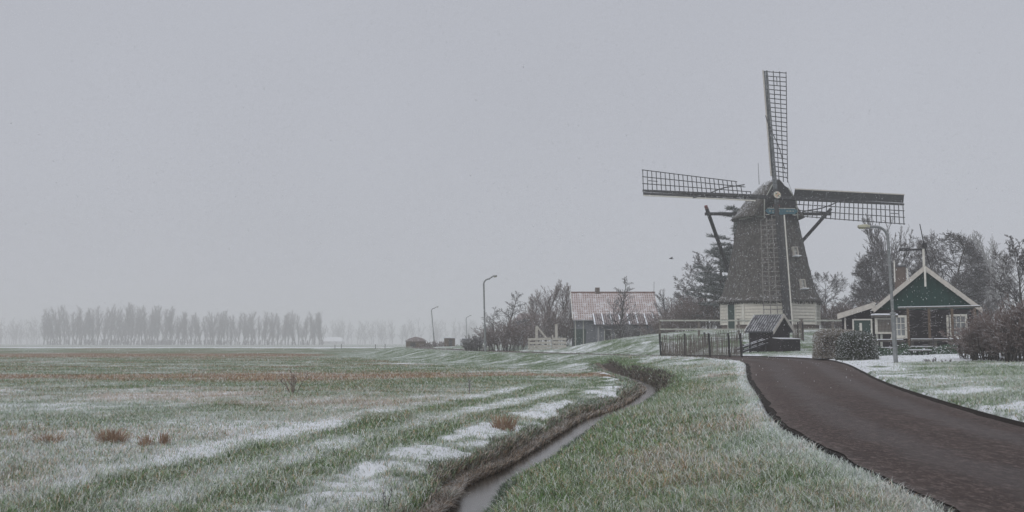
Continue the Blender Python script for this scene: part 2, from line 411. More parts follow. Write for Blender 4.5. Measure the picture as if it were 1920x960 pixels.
# road: a sheet with thickness, a slight crown and worn edges
ry = np.concatenate([np.arange(-25, 70, .35), np.arange(70.5, 140, 1.0), np.arange(142, 690, 8)])
K = 12; V = []; UA = []; rng = np.random.default_rng(5)
for y in ry:
    a, b = float(xL(y)) - .04, float(xR(y)) + .04
    ja, jb = .07 * (vnoise(np.array([y * 1.7]), np.array([.5]), 7)[0] - .5) * 2, .07 * (vnoise(np.array([y * 1.7]), np.array([3.5]), 8)[0] - .5) * 2
    a += ja; b += jb
    for k in range(K + 1):
        u = k / K; V.append((a + (b - a) * u, y, float(zroad(y)) + .05 * (1 - (2 * u - 1) ** 2) - .02)); UA.append(u)
V = np.array(V); n = len(ry); ii = np.arange(n * (K + 1)).reshape(n, K + 1)
rf = np.stack([ii[:-1, :-1], ii[:-1, 1:], ii[1:, 1:], ii[1:, :-1]], -1).reshape(-1, 4)
t = NT('road_asphalt')
g = t.mix(t.ramp(t.noise(.45, 5, .65), .3, .7), (.038, .025, .021), (.066, .045, .039))
g = t.mix(t.math('MULTIPLY', t.ramp(t.noise(17, 4, .9, stretch=(1, .3, 1)), .46, .66), .9), g, (.185, .142, .130))
ac = t.attr('across').outputs['Fac']
def band(c, w): return t.ramp(t.math('ADD', t.math('ABSOLUTE', t.math('SUBTRACT', ac, c)), t.math('MULTIPLY', t.math('SUBTRACT', t.noise(.9, 5, .7), .5), .25)), w, w * .2)
trk = t.math('MAXIMUM', band(.27, .16), band(.73, .16))
g = t.mix(t.math('MULTIPLY', trk, .25), g, (.036, .025, .021))
edge = t.math('MULTIPLY', t.ramp(t.math('ADD', t.math('ABSOLUTE', t.math('SUBTRACT', ac, .5)), t.math('MULTIPLY', t.math('SUBTRACT', t.noise(5, 6, .85, stretch=(1, .5, 1)), .5), .35)), .42, .54), .38)
g = t.mix(edge, g, (.20, .175, .165))
g = t.mix(t.math('MULTIPLY', t.ramp(t.noise(8, 6, .9, stretch=(1, .5, 1)), .55, .35), .6), g, (.028, .02, .019))
g = t.mix(t.math('MULTIPLY', t.ramp(t.noise(24, 3, .8), .66, .74), .6), g, (.42, .42, .43))
t.color(g); t.link(t.math('SUBTRACT', .72, t.math('MULTIPLY', trk, .22)), t.b.inputs['Roughness']); t.b.inputs['Specular IOR Level'].default_value = .22
t.bump(t.noise(18, 6, .85), .8, .03)
road = put('road', mesh_np('road', V, [rf], True, {'across': np.array(UA)}), t.m); road['kind'] = 'structure'

# dark lip along both road edges: bare earth with overhang shade painted in
def dark_lip(edge, sg, seed):
    V = []
    yy = np.concatenate([np.arange(-20, 70, .12)])
    for y in yy:
        e_ = float(edge(y)); k_ = .88 + .34 * float(vnoise(np.array([y * 2.3]), np.array([.5]), seed)[0]); j = .03 * float(vnoise(np.array([y * 6.0]), np.array([.5]), seed + 1)[0])
        zr_ = float(zroad(y)) - .035
        V += [(e_ + sg * -.06, y, zr_), (e_ + sg * (.145 * k_ + j) * (1 if sg < 0 else .18), y, zr_ + .01), (e_ + sg * (.165 * k_ + j + .03) * (1 if sg < 0 else .24), y, zr_ + .085)]
    n_ = len(yy); i_ = np.arange(n_ * 3).reshape(n_, 3)
    f_ = np.concatenate([np.stack([i_[:-1, c], i_[:-1, c + 1], i_[1:, c + 1], i_[1:, c]], -1) for c in (0, 1)])
    o_ = put('road_edge_soil_shade', mesh_np('road_edge_soil_shade', np.array(V), [f_], True), M['soil_shade']); o_['kind'] = 'structure'
M['soil_shade'] = surf('soil_shade', (.014, .011, .010), (.035, .027, .023), 14, .95, bump=.8)
dark_lip(xL, -1, 3); dark_lip(xR, 1, 13)

# ditch water
V = []; wy = np.arange(-8, 61, .5)
for y in wy:
    c, w = float(xD(y)), .62
    V += [(c - w, y, ZW), (c + w, y, ZW)]
t = NT('ditch_water')
t.color(t.mix(t.ramp(t.noise(1.2), .3, .7), (.050, .043, .036), (.070, .060, .050)))
t.b.inputs['Roughness'].default_value = .16; t.b.inputs['Specular IOR Level'].default_value = .42
t.bump(t.noise(7, 3, .6), .12, .01)
n = len(wy); ii = np.arange(n * 2).reshape(n, 2)
water = put('water', mesh_np('water', np.array(V), [np.stack([ii[:-1, 0], ii[:-1, 1], ii[1:, 1], ii[1:, 0]], -1)], True), t.m); water['kind'] = 'structure'

# ------------------------------------------------------------------ grass blades
t = NT('grass_blade'); a = t.attr('col'); t.color(a.outputs['Color'])
t.b.inputs['Roughness'].default_value = .8; t.b.inputs['Specular IOR Level'].default_value = .15
M['blade'] = t.m
def blades(name, x, y, z, hgt, wid, col, tipcol, lean, seed, bent=True):
    r = np.random.default_rng(seed); n = len(x)
    az = r.uniform(0, 2 * np.pi, n); dx, dy = np.cos(az), np.sin(az)
    la = r.uniform(0, 2 * np.pi, n); lx, ly = np.cos(la) * lean * hgt, np.sin(la) * lean * hgt
    b0 = np.stack([x - dx * wid, y - dy * wid, z], 1); b1 = np.stack([x + dx * wid, y + dy * wid, z], 1)
    tip = np.stack([x + lx, y + ly, z + hgt * np.sqrt(np.clip(1 - lean ** 2 * .5, .1, 1))], 1)
    if bent:
        m0 = np.stack([x - dx * wid * .8 + lx * .35, y - dy * wid * .8 + ly * .35, z + hgt * .62], 1)
        m1 = np.stack([x + dx * wid * .8 + lx * .35, y + dy * wid * .8 + ly * .35, z + hgt * .62], 1)
        V = np.stack([b0, b1, m1, m0, tip], 1).reshape(-1, 3); o = np.arange(n)[:, None] * 5
        fs = [o + np.array([0, 1, 2, 3]), o + np.array([3, 2, 4])]
        mc = .5 * (col + tipcol); c = np.stack([col, col, mc, mc, tipcol], 1).reshape(-1, 3)
    else:
        V = np.stack([b0, b1, tip], 1).reshape(-1, 3); o = np.arange(n)[:, None] * 3; fs = [o + np.array([0, 1, 2])]
        c = np.stack([col, col, tipcol], 1).reshape(-1, 3)
    o = put(name, mesh_np(name, V, fs, False, {'col': c}), M['blade']); o['kind'] = 'stuff'
    return o
def scatter(n, y0, y1, seed):
    r = np.random.default_rng(seed)
    u = r.uniform(0, 1, n); y = 1 / (1 / y0 + u * (1 / y1 - 1 / y0))          # even on the retina: thins out with distance
    x = r.uniform(-.62, .62, n) * y + r.uniform(-1, 1, n)
    return x, y
def on_grass(x, y):
    dl, dr = (xL(y) - x), (x - xR(y)); dd = (x - xD(y)) * slope_cos(xD, y)
    ok = ((dl > .19 + .10 * (1 - sst(14, 30, y))) | (dr > .07)) & ~((np.abs(dd) < .34) & (y < 60))
    mx, my = x - MC[0], y - MC[1]; ok &= (mx * mx + my * my > 5.2 ** 2)
    return ok, dl, dr, dd
def grass_layer(name, n, y0, y1, seed, hmin, hmax, wid, bent):
    r = np.random.default_rng(seed + 1)
    x, y = scatter(n, y0, y1, seed); ok, dl, dr, dd = on_grass(x, y); x, y = x[ok], y[ok]; dd = dd[ok]; dl = dl[ok]
    s, dry, soil_shade = cover(x, y); k = r.uniform(0, 1, len(x))
    verge = (dd > 0) & (dl > 0) & (y < 62)
    keep = r.uniform(0, 1, len(x)) > np.where(verge, .0, .55) * sst(.55, .95, s); x, y, s, dry, k, verge = (q[keep] for q in (x, y, s, dry, k, verge))
    z = height(x, y) - .01
    n = len(x); v = r.uniform(.7, 1.35, (n, 1))
    green = np.array([[.112, .198, .068]]) * v; pale = np.array([[.28, .32, .21]]) * v; straw = np.array([[.36, .25, .15]]) * v
    k2 = r.uniform(0, 1, n)[:, None]
    col = np.where(k[:, None] < dry[:, None] * .9, straw, np.where(k2 < .38, pale, green))
    fr = np.where(r.uniform(0, 1, (n, 1)) < .22 + .64 * s[:, None], r.uniform(.6, 1, (n, 1)), np.clip(.30 * s[:, None] + r.normal(0, .12, (n, 1)), 0, .5))
    tip = col * (1 - fr) + np.array([[.72, .76, .78]]) * fr
    base = col * (1 - fr * .6) + np.array([[.62, .65, .67]]) * fr * .6
    h = r.uniform(hmin, hmax, n) * (1 - .35 * s) * np.where(verge, 1.25, 1.0) * (1 + .5 * dry) * (.45 + 1.1 * fbm(x * 2.5, y * 2.5, 55))
    w = np.maximum(wid, y * .00032) * r.uniform(.7, 1.2, n)
    return blades(name, x, y, z, h, w, base, tip, np.clip(r.normal(.85, .3, n), .1, 1.25), seed + 2, bent)
grass_layer('meadow_grass', 420000, 6.0, 22, 100, .04, .115, .0023, True)
grass_layer('meadow_grass', 330000, 20, 130, 200, .05, .125, .0055, False)

# withered fringe on the field side of the ditch, and grass hanging over the other side
def fringe():
    r = np.random.default_rng(8); n = 95000
    u = r.uniform(0, 1, n); y = 1 / (1 / 7.0 + u * (1 / 60.0 - 1 / 7.0)); sd_ = np.where(r.uniform(0, 1, n) < .82, -1, 1)
    d = np.where(sd_ < 0, -(.20 + np.minimum(np.abs(r.normal(0, 1, n)) * (.07 + .0065 * y), .20 + .012 * y) * (.45 + 1.1 * vnoise(y * .9, y * 0, 77))), .26 + np.abs(r.normal(0, .10, n)))
    far = (y > 32) & (sd_ > 0); d = np.where(far, .34 + np.abs(r.normal(0, .22, n)), d)
    x = xD(y) + d / slope_cos(xD, y); z = np.maximum(height(x, y), ZW) - .01
    v = r.uniform(.5, 1.3, (n, 1)); brown = np.where(r.uniform(0, 1, (n, 1)) < .45, np.array([[.33, .27, .21]]), np.array([[.25, .175, .125]])) * v; grn = np.array([[.04, .075, .03]]) * v
    dk = np.array([[.08, .065, .05]]) * v
    col = np.where(((sd_ > 0) & ~far)[:, None], grn, np.where(r.uniform(0, 1, (n, 1)) < .3, dk, brown))
    tuft = fbm(x * 1.3, y * 1.3, 78); up_ = (sd_ < 0) & (r.uniform(0, 1, n) < sst(.30, .62, np.abs(d)) * .75 + .5 * (tuft - .5))
    col = np.where(up_[:, None], np.array([[.095, .16, .06]]) * v, col); col = np.where(far[:, None], dk, col); fr = np.where(r.uniform(0, 1, (n, 1)) < (.12 + .9 * np.clip(fbm(x * 2.2, y * 2.2, 79) - .38, 0, .6) + .25 * up_)[:, None], r.uniform(.5, 1, (n, 1)), np.clip(r.normal(.12, .15, (n, 1)), 0, .5)) * np.where(far, .4, 1)[:, None]; tip = col * (1 - fr) + np.array([[.6, .62, .64]]) * fr
    h = r.uniform(.05, .15, n) * (.5 + .9 * tuft) * np.where(sd_ < 0, 1.15, .8) * np.where(far, 1.9, 1); w = np.maximum(.0025, y * .00036)
    blades('bank_grass', x, y, z, h, w, col, tip, np.clip(r.normal(.75, .3, n), .1, 1.3), 9)
fringe()

# ------------------------------------------------------------------ windmill
mill = thing('windmill', (MC[0], MC[1], MZ), 'thatched octagonal windmill with four lattice sails on a white boarded base', 'windmill')
def zc(py, Y=88.0): return P(1442, py, Y)[2]
pxm = 88 / F / 1.0
prof = [(407, 54), (412, 57), (450, 65.5), (485, 73), (520, 80.5), (545, 88), (558, 94), (566, 100)]
def octr(a, soft):      # octagon with a corner towards the viewer; soft rounds the corners
    q = (a + math.pi / 8) % (math.pi / 4) - math.pi / 8       # angle from the nearest corner
    return (math.cos(math.pi / 8) / math.cos(math.pi / 8 - abs(q))) * (1 - soft) + soft * .965
FA = -math.pi / 2
def ringpts(R, z, n, soft):
    return [(MC[0] + R * octr(2 * math.pi * j / n, soft) * math.cos(FA + 2 * math.pi * j / n), MC[1] + R * octr(2 * math.pi * j / n, soft) * math.sin(FA + 2 * math.pi * j / n), z) for j in range(n)]
mb = MB(); N = 64; rr = random.Random(4)
pp = []
for i in range(len(prof) - 1):
    for k in range(5): u = k / 5; pp.append((prof[i][0] * (1 - u) + prof[i + 1][0] * u, prof[i][1] * (1 - u) + prof[i + 1][1] * u))
pp.append(prof[-1])
rows = []
for py, hw in pp:
    rows.append([(x + rr.uniform(-.035, .035), y + rr.uniform(-.035, .035), z + rr.uniform(-.02, .02)) for x, y, z in ringpts(hw * pxm, zc(py), N, .3)])
zb, Rb = zc(566), 97 * pxm
rows.append([(x, y, z - rr.uniform(.06, .22)) for x, y, z in ringpts(Rb + .02, zb, N, .3)])
rows.append([(x, y, z + .05) for x, y, z in ringpts(Rb - .55, zb - .12, N, .3)])
vs = [v for r in rows for v in r]; fs = []
for i in range(len(rows) - 1):
    for j in range(N): fs.append((i * N + j, (i + 1) * N + j, (i + 1) * N + (j + 1) % N, i * N + (j + 1) % N))
mb.add(vs, fs); mb.build('thatched_body', M['thatch'], mill, smooth=True)
# shaggy reed ends along the eaves
mb = MB()
for j in range(420):
    a = 2 * math.pi * (j + rr.random()) / 420; R = (Rb - rr.uniform(0, .3)) * octr(a, .3)
    x, y = MC[0] + R * math.cos(FA + a), MC[1] + R * math.sin(FA + a)
    mb.bar((x, y, zb + .05), (x + rr.uniform(-.05, .05), y + rr.uniform(-.05, .05), zb - rr.uniform(.12, .34)), .07, .04)
mb.build('reed_eaves', M['thatch_edge'], mill, kind='stuff')
# pale curb ring under the cap
mb = MB()
r0, r1 = ringpts(57.5 * pxm, zc(413), 32, .5), ringpts(57.5 * pxm, zc(408), 32, .5)
r2 = ringpts(52 * pxm, zc(408), 32, .5); r3 = ringpts(52 * pxm, zc(413), 32, .5)
mb.add(r0 + r1 + r2 + r3, [f for j in range(32) for f in ((j, (j + 1) % 32, 32 + (j + 1) % 32, 32 + j), (32 + j, 32 + (j + 1) % 32, 64 + (j + 1) % 32, 64 + j))])
mb.build('curb_ring', M['rail_wood'], mill)
# base: weatherboards on each face, corner posts, brick plinth
Rw = 92 * pxm; z0w, z1w = MZ + .45, zb + .05
corner = [(MC[0] + Rw * math.cos(FA + k * math.pi / 4), MC[1] + Rw * math.sin(FA + k * math.pi / 4)) for k in range(8)]
mb = MB()
core = [(MC[0] + (Rw - .09) * math.cos(FA + k * math.pi / 4), MC[1] + (Rw - .09) * math.sin(FA + k * math.pi / 4), z0w) for k in range(8)]
mb.prism(core, (0, 0, z1w - z0w)); wall = mb.build('base_wall', M['cream_paint'], mill)
NB = 8; hb = (z1w - z0w) / NB
for k in range(8):
    a, b = np.array(corner[k]), np.array(corner[(k + 1) % 8]); nrm = (a + b) / 2 - MC; nrm /= np.linalg.norm(nrm)
    dirv = (b - a) / np.linalg.norm(b - a)
    spans = [(.10, np.linalg.norm(b - a) - .10)]
    if k == 6: spans = [(.10, 1.1), (2.25, np.linalg.norm(b - a) - .10)]          # the door stands in this face
    for i in range(NB):
        for s0, s1 in spans:
            q = []
            for zz, o in ((z0w + i * hb + .014, .075), (z0w + (i + 1) * hb, .010)):
                for s_, oo in ((s0, o), (s1, o), (s1, -.085), (s0, -.085)):
                    p = a + dirv * s_ + nrm * oo; q.append((p[0], p[1], zz))
            MB().hexa(q).build('weatherboard', M['cream_paint'], wall)
    p = a; d0 = np.array(corner[k]) - MC; d0 /= np.linalg.norm(d0)
    MB().box((p[0] - d0[0] * .02, p[1] - d0[1] * .02, (z0w + z1w) / 2), (d0[0] * .09, d0[1] * .09, 0), (-d0[1] * .11, d0[0] * .11, 0), (0, 0, (z1w - z0w) / 2)).build('corner_post', M['white_paint'], mill)
    if k == 6:
        o = a + dirv * 1.68 + nrm * .03
        dz0 = MZ + .12; dz1 = z1w - .28
        dr = MB().box((o[0], o[1], (dz0 + dz1) / 2), (dirv[0] * .50, dirv[1] * .50, 0), (nrm[0] * .05, nrm[1] * .05, 0), (0, 0, (dz1 - dz0) / 2)).build('door', M['door_green'], mill)
        m2 = MB()
        for sgn in (-1, 1): m2.box((o[0] + dirv[0] * .54 * sgn, o[1] + dirv[1] * .54 * sgn, (dz0 + dz1) / 2), (dirv[0] * .04, dirv[1] * .04, 0), (nrm[0] * .08, nrm[1] * .08, 0), (0, 0, (dz1 - dz0) / 2))
        m2.build('door_frame', M['white_paint'], dr)
        hp = o + dirv * .38 + nrm * .08
        MB().box((hp[0], hp[1], dz0 + 1.0), (dirv[0] * .06, dirv[1] * .06, 0), (nrm[0] * .03, nrm[1] * .03, 0), (0, 0, .02)).build('handle', M['lamp_metal'], dr)
mb = MB(); pl = [(MC[0] + (Rw - .02) * math.cos(FA + k * math.pi / 4), MC[1] + (Rw - .02) * math.sin(FA + k * math.pi / 4), MZ - .5) for k in range(8)]
mb.prism(pl, (0, 0, .5 + .445)); mb.build('brick_plinth', M['brick'], mill)
# two windows in the thatch, facing front right
def mill_window(px, py, w, h):
    R0 = np.interp(py, [p[0] for p in prof], [p[1] for p in prof]) * pxm
    a = math.asin((px - 1442) * pxm * .965 / (R0 * .93)); hw = R0 * octr(a, .3)
    z = zc(py, 85); n_ = np.array([math.cos(FA + a), math.sin(FA + a), .22]); n_ /= np.linalg.norm(n_)
    q = np.array([MC[0] + hw * math.cos(FA + a), MC[1] + hw * math.sin(FA + a), zc(py, 88 - hw * .9)]); tx = np.array([-n_[1], n_[0], 0]); tx /= np.linalg.norm(tx); up = np.cross(n_, tx)
    if up[2] < 0: up = -up
    c = q + n_ * .10
    fr = MB()
    for s_ in (-1, 1):
        fr.box(c + tx * s_ * w / 2, tx * .035, n_ * .16, up * (h / 2 + .035)); fr.box(c + up * s_ * h / 2, tx * (w / 2 - .035), n_ * .155, up * .035)
    win = fr.build('window', M['barge_paint'], mill)
    MB().box(c, tx * (w / 2 - .05), n_ * .03, up * (h / 2 - .05)).build('pane', M['pane'], win)
    g_ = MB()
    g_.box(c + n_ * .05, tx * .018, n_ * .02, up * (h / 2 - .05)); g_.box(c + n_ * .05, tx * (w / 2 - .06), n_ * .018, up * .018)
    g_.build('glazing_bar', M['white_paint'], win)
    MB().box(c - up * (h / 2 + .09) + n_ * .14, tx * (w / 2 + .12), n_ * .20, up * .035).build('sill', M['snow'], win)
    return win
mill_window(1474, 472, .46, .72); mill_window(1483, 533, .46, .72)

# cap, turned a little to the right of the viewer
YAW = math.radians(7); AX = np.array([math.sin(YAW), -math.cos(YAW), 0]); RX = np.array([math.cos(YAW), math.sin(YAW), 0]); UZ = np.array([0, 0, 1.0])
MC3 = np.array([MC[0], MC[1], 0.0])
zcap0 = zc(411); hcap = zc(341) - zcap0
def section(t_, s, hs):
    """bell shaped section at axial position t_ with half width scale s and height hs"""
    shp = [(1.04, 0.0), (.99, .07), (.83, .24), (.67, .42), (.49, .62), (.29, .83), (.12, .965), (0, 1.0)]
    pts = [(-w, z) for w, z in shp] + [(w, z) for w, z in shp[::-1][1:]]
    return [MC3 + AX * t_ + RX * (w * s) + UZ * (zcap0 + z * hs) for w, z in pts]
Wc = 63 * pxm
secs = [(2.35, .70 * Wc, hcap * .93), (2.2, .78 * Wc, hcap * .985), (1.2, .97 * Wc, hcap), (0, 1.0 * Wc, hcap * .99), (-1.4, .95 * Wc, hcap * .93), (-2.5, .78 * Wc, hcap * .78), (-3.2, .5 * Wc, hcap * .52), (-3.5, .2 * Wc, hcap * .25)]
mb = MB(); vs, fs = [], []
for t_, s, hs in secs: vs += [p + np.array([rr.uniform(-.05, .05) for _ in range(3)]) for p in section(t_, s, hs)]
k = 15
for i in range(len(secs) - 1):
    for j in range(k - 1): fs.append((i * k + j, i * k + j + 1, (i + 1) * k + j + 1, (i + 1) * k + j))
fs += [tuple(range(k)), tuple(range((len(secs) - 1) * k, len(secs) * k))[::-1]]
for i in range(len(secs) - 1): fs.append((i * k, (i + 1) * k, (i + 1) * k + k - 1, i * k + k - 1))
mb.add(vs, fs); cap = mb.build('cap', M['thatch'], mill, smooth=False)
b = cap.modifiers.new('soft', 'BEVEL'); b.width = .07; b.segments = 3; cap.data.polygons.foreach_set('use_smooth', np.ones(len(cap.data.polygons), dtype=bool))
# boarded front of the cap
def fp(px, py, t_=2.5):      # a point of the cap front plane from picture offsets about its axis
    return MC3 + AX * t_ + RX * ((px - 1448) * 85.5 / F) + UZ * zc(py, 85.5)
front = MB().prism([fp(1418, 410), fp(1484, 410), fp(1482, 376), (fp(1466, 352)), fp(1450, 342), fp(1436, 346), fp(1419, 375)], AX * .12).build('cap_front', M['tar_wood'], mill)
for a, b in (((1418, 410), (1419, 375)), ((1419, 375), (1436, 346)), ((1484, 410), (1482, 376)), ((1482, 376), (1466, 352))):
    MB().bar(fp(*a, 2.66), fp(*b, 2.66), .07, .08, up=AX).build('cap_trim', M['rail_wood'], front)
for i in range(9):
    x = 1423 + i * 7
    MB().bar(fp(x, 408, 2.65), fp(x, 404, 2.65), .22, .06, up=AX).build('front_board', M['tar_wood'], front)
MB().bar(fp(1436, 386, 2.68), fp(1449, 386, 2.68), .18, .06, up=AX).build('red_panel', M['red_paint'], front)
bd = MB().prism([fp(1424, 392, 2.72), fp(1478, 392, 2.72), fp(1483, 396, 2.72), fp(1477, 402, 2.72), fp(1462, 401, 2.72), fp(1451, 403.5, 2.72), fp(1440, 401, 2.72), fp(1425, 402, 2.72), fp(1419, 396, 2.72)], AX * .09).build('beard_board', M['teal_paint'], mill)
for x0, x1, y in ((1424, 1478, 391.3), (1420, 1427, 403.3), (1473, 1481, 403.2)):
    MB().bar(fp(x0, y, 2.76), fp(x1, y, 2.76), .06, .07, up=AX).build('white_edge', M['white_paint'], bd)
for x0, x1 in ((1426, 1430), (1432, 1436), (1438, 1441), (1443, 1447), (1460, 1464), (1466, 1470), (1472, 1475)):
    MB().bar(fp(x0, 396.5, 2.83), fp(x1, 396.5, 2.83), .10, .012, up=AX).build('pale_mark', M['rail_wood'], bd)
# windshaft head and sails
INC = math.radians(9)
A3 = AX * math.cos(INC) + UZ * math.sin(INC); A3 /= np.linalg.norm(A3)
UP = np.cross(A3, np.cross(UZ, A3)); UP /= np.linalg.norm(UP); RT = np.cross(UP, A3); RT = RT if RT[0] > 0 else -RT
YS = 83.6
HUB = P(1454, 368, YS)
MB().tube([HUB - A3 * 3.2, HUB - A3 * .25, HUB + A3 * .35], [.28, .33, .33], 12).build('windshaft', M['tar_wood'], mill)
hubp = MB().tube([HUB + A3 * .36, HUB + A3 * .44], [.31, .30], 20).build('hub_boss', M['cream_paint'], mill)
for k_ in range(6):
    a0 = k_ * math.pi / 3 + .2
    q = [HUB + A3 * .445 + (RT * math.cos(a) + UP * math.sin(a)) * r_ for a, r_ in ((a0, .03), (a0 - .3, .15), (a0, .27), (a0 + .3, .15))]
    MB().prism(q, A3 * .02).build('painted_petal', M[('yellow_paint', 'orange_paint', 'green_paint')[k_ % 3]], hubp)
PHI = math.radians(-2.0)
mps = YS / F
def make_sail(idx, ang, depth, steps, wtip, wroot, bwid, spar_mat):
    """a sail: u runs out along the stock, v to the lattice side"""
    U = UP * math.cos(ang) - RT * math.sin(ang); Vv = UP * math.cos(ang - math.pi / 2) - RT * math.sin(ang - math.pi / 2)
    O = HUB + A3 * depth; L = (255, 254, 255, 259)[idx] * mps; LM = M['snowlit_lattice' if idx == 2 else 'sail_wood']
    def q(u, v, w=0.0):
        tw = math.radians(np.interp(u, [1, L], [20, 3]))
        return O + U * u + Vv * (v * math.cos(tw)) + A3 * (w - v * math.sin(tw))
    st = MB().bar(q(-.6, 0), q(L + .05, 0), .30, .34, up=A3, w2=.15, h2=.15).build('sail', spar_mat, mill)
    st['label'] = ('upright sail pointing at the sky', 'sail pointing left', 'sail hanging down in front of the thatch', 'sail pointing right')[idx]
    NBAR = 25; u0 = steps[0]
    for i in range(NBAR):
        u = L - .02 - i * (L - u0) / (NBAR - 1)
        frac = 1.0 if u >= steps[2] else (2 / 3 if u >= steps[1] else 1 / 3)
        w = np.interp(u, [1.5, L], [wroot, wtip]) * frac
        MB().bar(q(u, -.10, -.02), q(u, w + .05, -.02), .055, .06, up=A3).build('lattice_bar', LM, st)
    for j, us in ((1, u0), (2, steps[1]), (3, steps[2])):
        pts = [q(u, np.interp(u, [1.5, L], [wroot, wtip]) * j / 3, .035) for u in np.linspace(us - .05, L + .06, 7)]
        m_ = MB()
        for a, b in zip(pts[:-1], pts[1:]): m_.bar(a, b, .06, .045, up=A3)
        m_.build('hem_bar', LM, st)
    pts = [q(u, np.interp(u, [1.5, L], [wroot, wtip]) * .5, .035) for u in (L - 1.25, L - .45)]
    MB().bar(pts[0], pts[1], .05, .045, up=A3).build('short_bar', M['sail_wood'], st)
    # leading boards on the other side, tilted to the wind
    def bq(u, s, w=0.0):      # s 0..1 over the board width
        tw = math.radians(np.interp(u, [1, L], [34, 20]))
        return O + U * u - Vv * (.14 + s * bwid * math.cos(tw)) + A3 * (.02 + s * bwid * math.sin(tw) + w)
    for a0, a1 in ((1.75, 4.6), (4.62, 7.7), (7.72, L + .02)):
        p = [bq(a0, 0), bq(a1, 0), bq(a1, 1), bq(a0, 1)]
        MB().prism(p, -A3 * .035).build('leading_board', M['sail_wood'] if idx != 0 else M['grey_spar'], st)
    m_ = MB().bar(bq(1.72, 1.06, .01), bq(L + .03, 1.06, .01), .09, .07, up=A3); m_.build('leading_edge', M['barge_paint' if idx in (0, 3) else 'white_paint'], st)
    # furled cloth cord lying across boards and lattice
    if idx != 2:
        pts = [q(L * .30 + t_ * L * .33, .9 - 1.35 * t_ + .10 * math.sin(t_ * 6), .13) for t_ in np.linspace(-.25, 1, 9)]
        MB().tube(pts, .035 if idx == 0 else .055, 6).build('furled_cloth', M['rope'], st)
    return st, q
make_sail(0, PHI + math.radians(1.2), .05, (1.45, 1.45, 1.45), 1.80, 1.42, .24, M['grey_spar'])
make_sail(1, PHI + math.pi / 2, -.35, (2.0, 2.45, 3.1), 1.85, 1.35, .34, M['sail_wood'])
make_sail(2, PHI + math.pi + math.radians(1.2), .05, (1.7, 1.9, 2.2), 1.75, 1.35, .42, M['sail_wood'])
make_sail(3, PHI + 3 * math.pi / 2, -.35, (1.9, 2.3, 2.7), 1.75, 1.45, .66, M['sail_wood'])
MB().tube([P(1470, 320, 83), P(1488, 368, 83.4)], .014, 5).build('stay_rope', M['rope'], mill)
# tail beams of the cap with long braces running down behind the body
zt = zc(401)
bl, br = P(1322, 401, 88.6), P(1558, 401, 89.2)
MB().bar(bl, br, .26, .26).build('tail_beam', M['tar_wood'], mill)
tail = np.array([MC[0] - .7, MC[1] + 8.0, H(MC[0] - .7, MC[1] + 8.0)])
for a, capc in ((P(1325, 391, 88.7), 'red_paint'), (P(1554, 396, 89.1), 'tar_wood')):
    low = tail + np.array([0, -.4, 2.2]); d_ = (low - a) / np.linalg.norm(low - a)
    e = MB().bar(a, low, .26, .22).build('brace', M['tar_wood'], mill)
    MB().bar(a - d_ * .30, a - d_ * .003, .24, .20).build('end_cap', M[capc], e)
MB().bar(tail, MC3 - AX * 3.0 + UZ * (zc(385)), .3, .3).build('tail_pole', M['tar_wood'], mill)
MB().tube([MC3 + RX * -.75 + UZ * zc(346), MC3 + RX * -.80 + UZ * (zc(306))], [.035, .02], 6).build('lightning_rod', M['lamp_metal'], mill)

# ------------------------------------------------------------------ green gabled house
OH = P(1738, 640, 60.0); OH[2] = H(OH[0], OH[1])
hth = math.radians(19); EX = np.array([math.cos(hth), -math.sin(hth), 0]); EY = np.array([math.sin(hth), math.cos(hth), 0])
hz = OH[2] - .05
house = thing('wooden_house', (OH[0], OH[1], hz), 'small dark wooden house with green gable and pale barge boards', 'house')
def T(u, w, z): return np.array([OH[0], OH[1], 0]) + EX * u + EY * w + UZ * z
ms = 60 / F
def zz(py): return P(1738, py, 60)[2]
uL, uR = -86 * ms, 86 * ms; zE, zA = zz(578), zz(505); DEP = 9.0
uLL = -150 * ms; zLL, zLE = zz(592), zz(571)
MB().hexa([T(uL, 0, hz - .3), T(uR, 0, hz - .3), T(uR, DEP, hz - .3), T(uL, DEP, hz - .3), T(uL, 0, zE), T(uR, 0, zE), T(uR, DEP, zE), T(uL, DEP, zE)]).build('wall', M['black_board'], house)
MB().prism([T(uL, .004, zE + .003), T(uR, .004, zE + .003), T(0, .004, zA)], EY * DEP).build('gable', M['black_board'], house)
# green boards of the gable
nb = 16
for i in range(nb):
    a, b = uL + .12 + (uR - uL - .24) * i / nb, uL + .12 + (uR - uL - .24) * (i + 1) / nb - .012
    def top(u): return zE + (zA - zE) * (1 - abs(u) / uR) - .02
    zlo = zz(580)
    pts = [T(a, -.03, zlo), T(b, -.03, zlo), T(b, -.03, max(top(b), zlo + .02)), T(a, -.03, max(top(a), zlo + .02))]
    MB().prism(pts, EY * .03).build('gable_board', M['green_board'], house)
for i in range(11):     # horizontal weatherboards of the front
    za, zb_ = hz + .1 + (zz(580) - hz - .1) * i / 11, hz + .1 + (zz(580) - hz - .1) * (i + 1) / 11 - .012
    MB().hexa([T(uL, -.035, za), T(uR, -.035, za), T(uR, -.001, za), T(uL, -.001, za), T(uL, -.012, zb_), T(uR, -.012, zb_), T(uR, -.001, zb_), T(uL, -.001, zb_)]).build('weatherboard', M['black_board'], house)
# lean-to
MB().hexa([T(uLL, .03, hz - .3), T(uL - .003, .03, hz - .3), T(uL - .003, 6, hz - .3), T(uLL, 6, hz - .3), T(uLL, .03, zLL - .12), T(uL - .003, .03, zLE - .1), T(uL - .003, 6, zLE - .1), T(uLL, 6, zLL - .12)]).build('lean_to', M['black_board'], house)
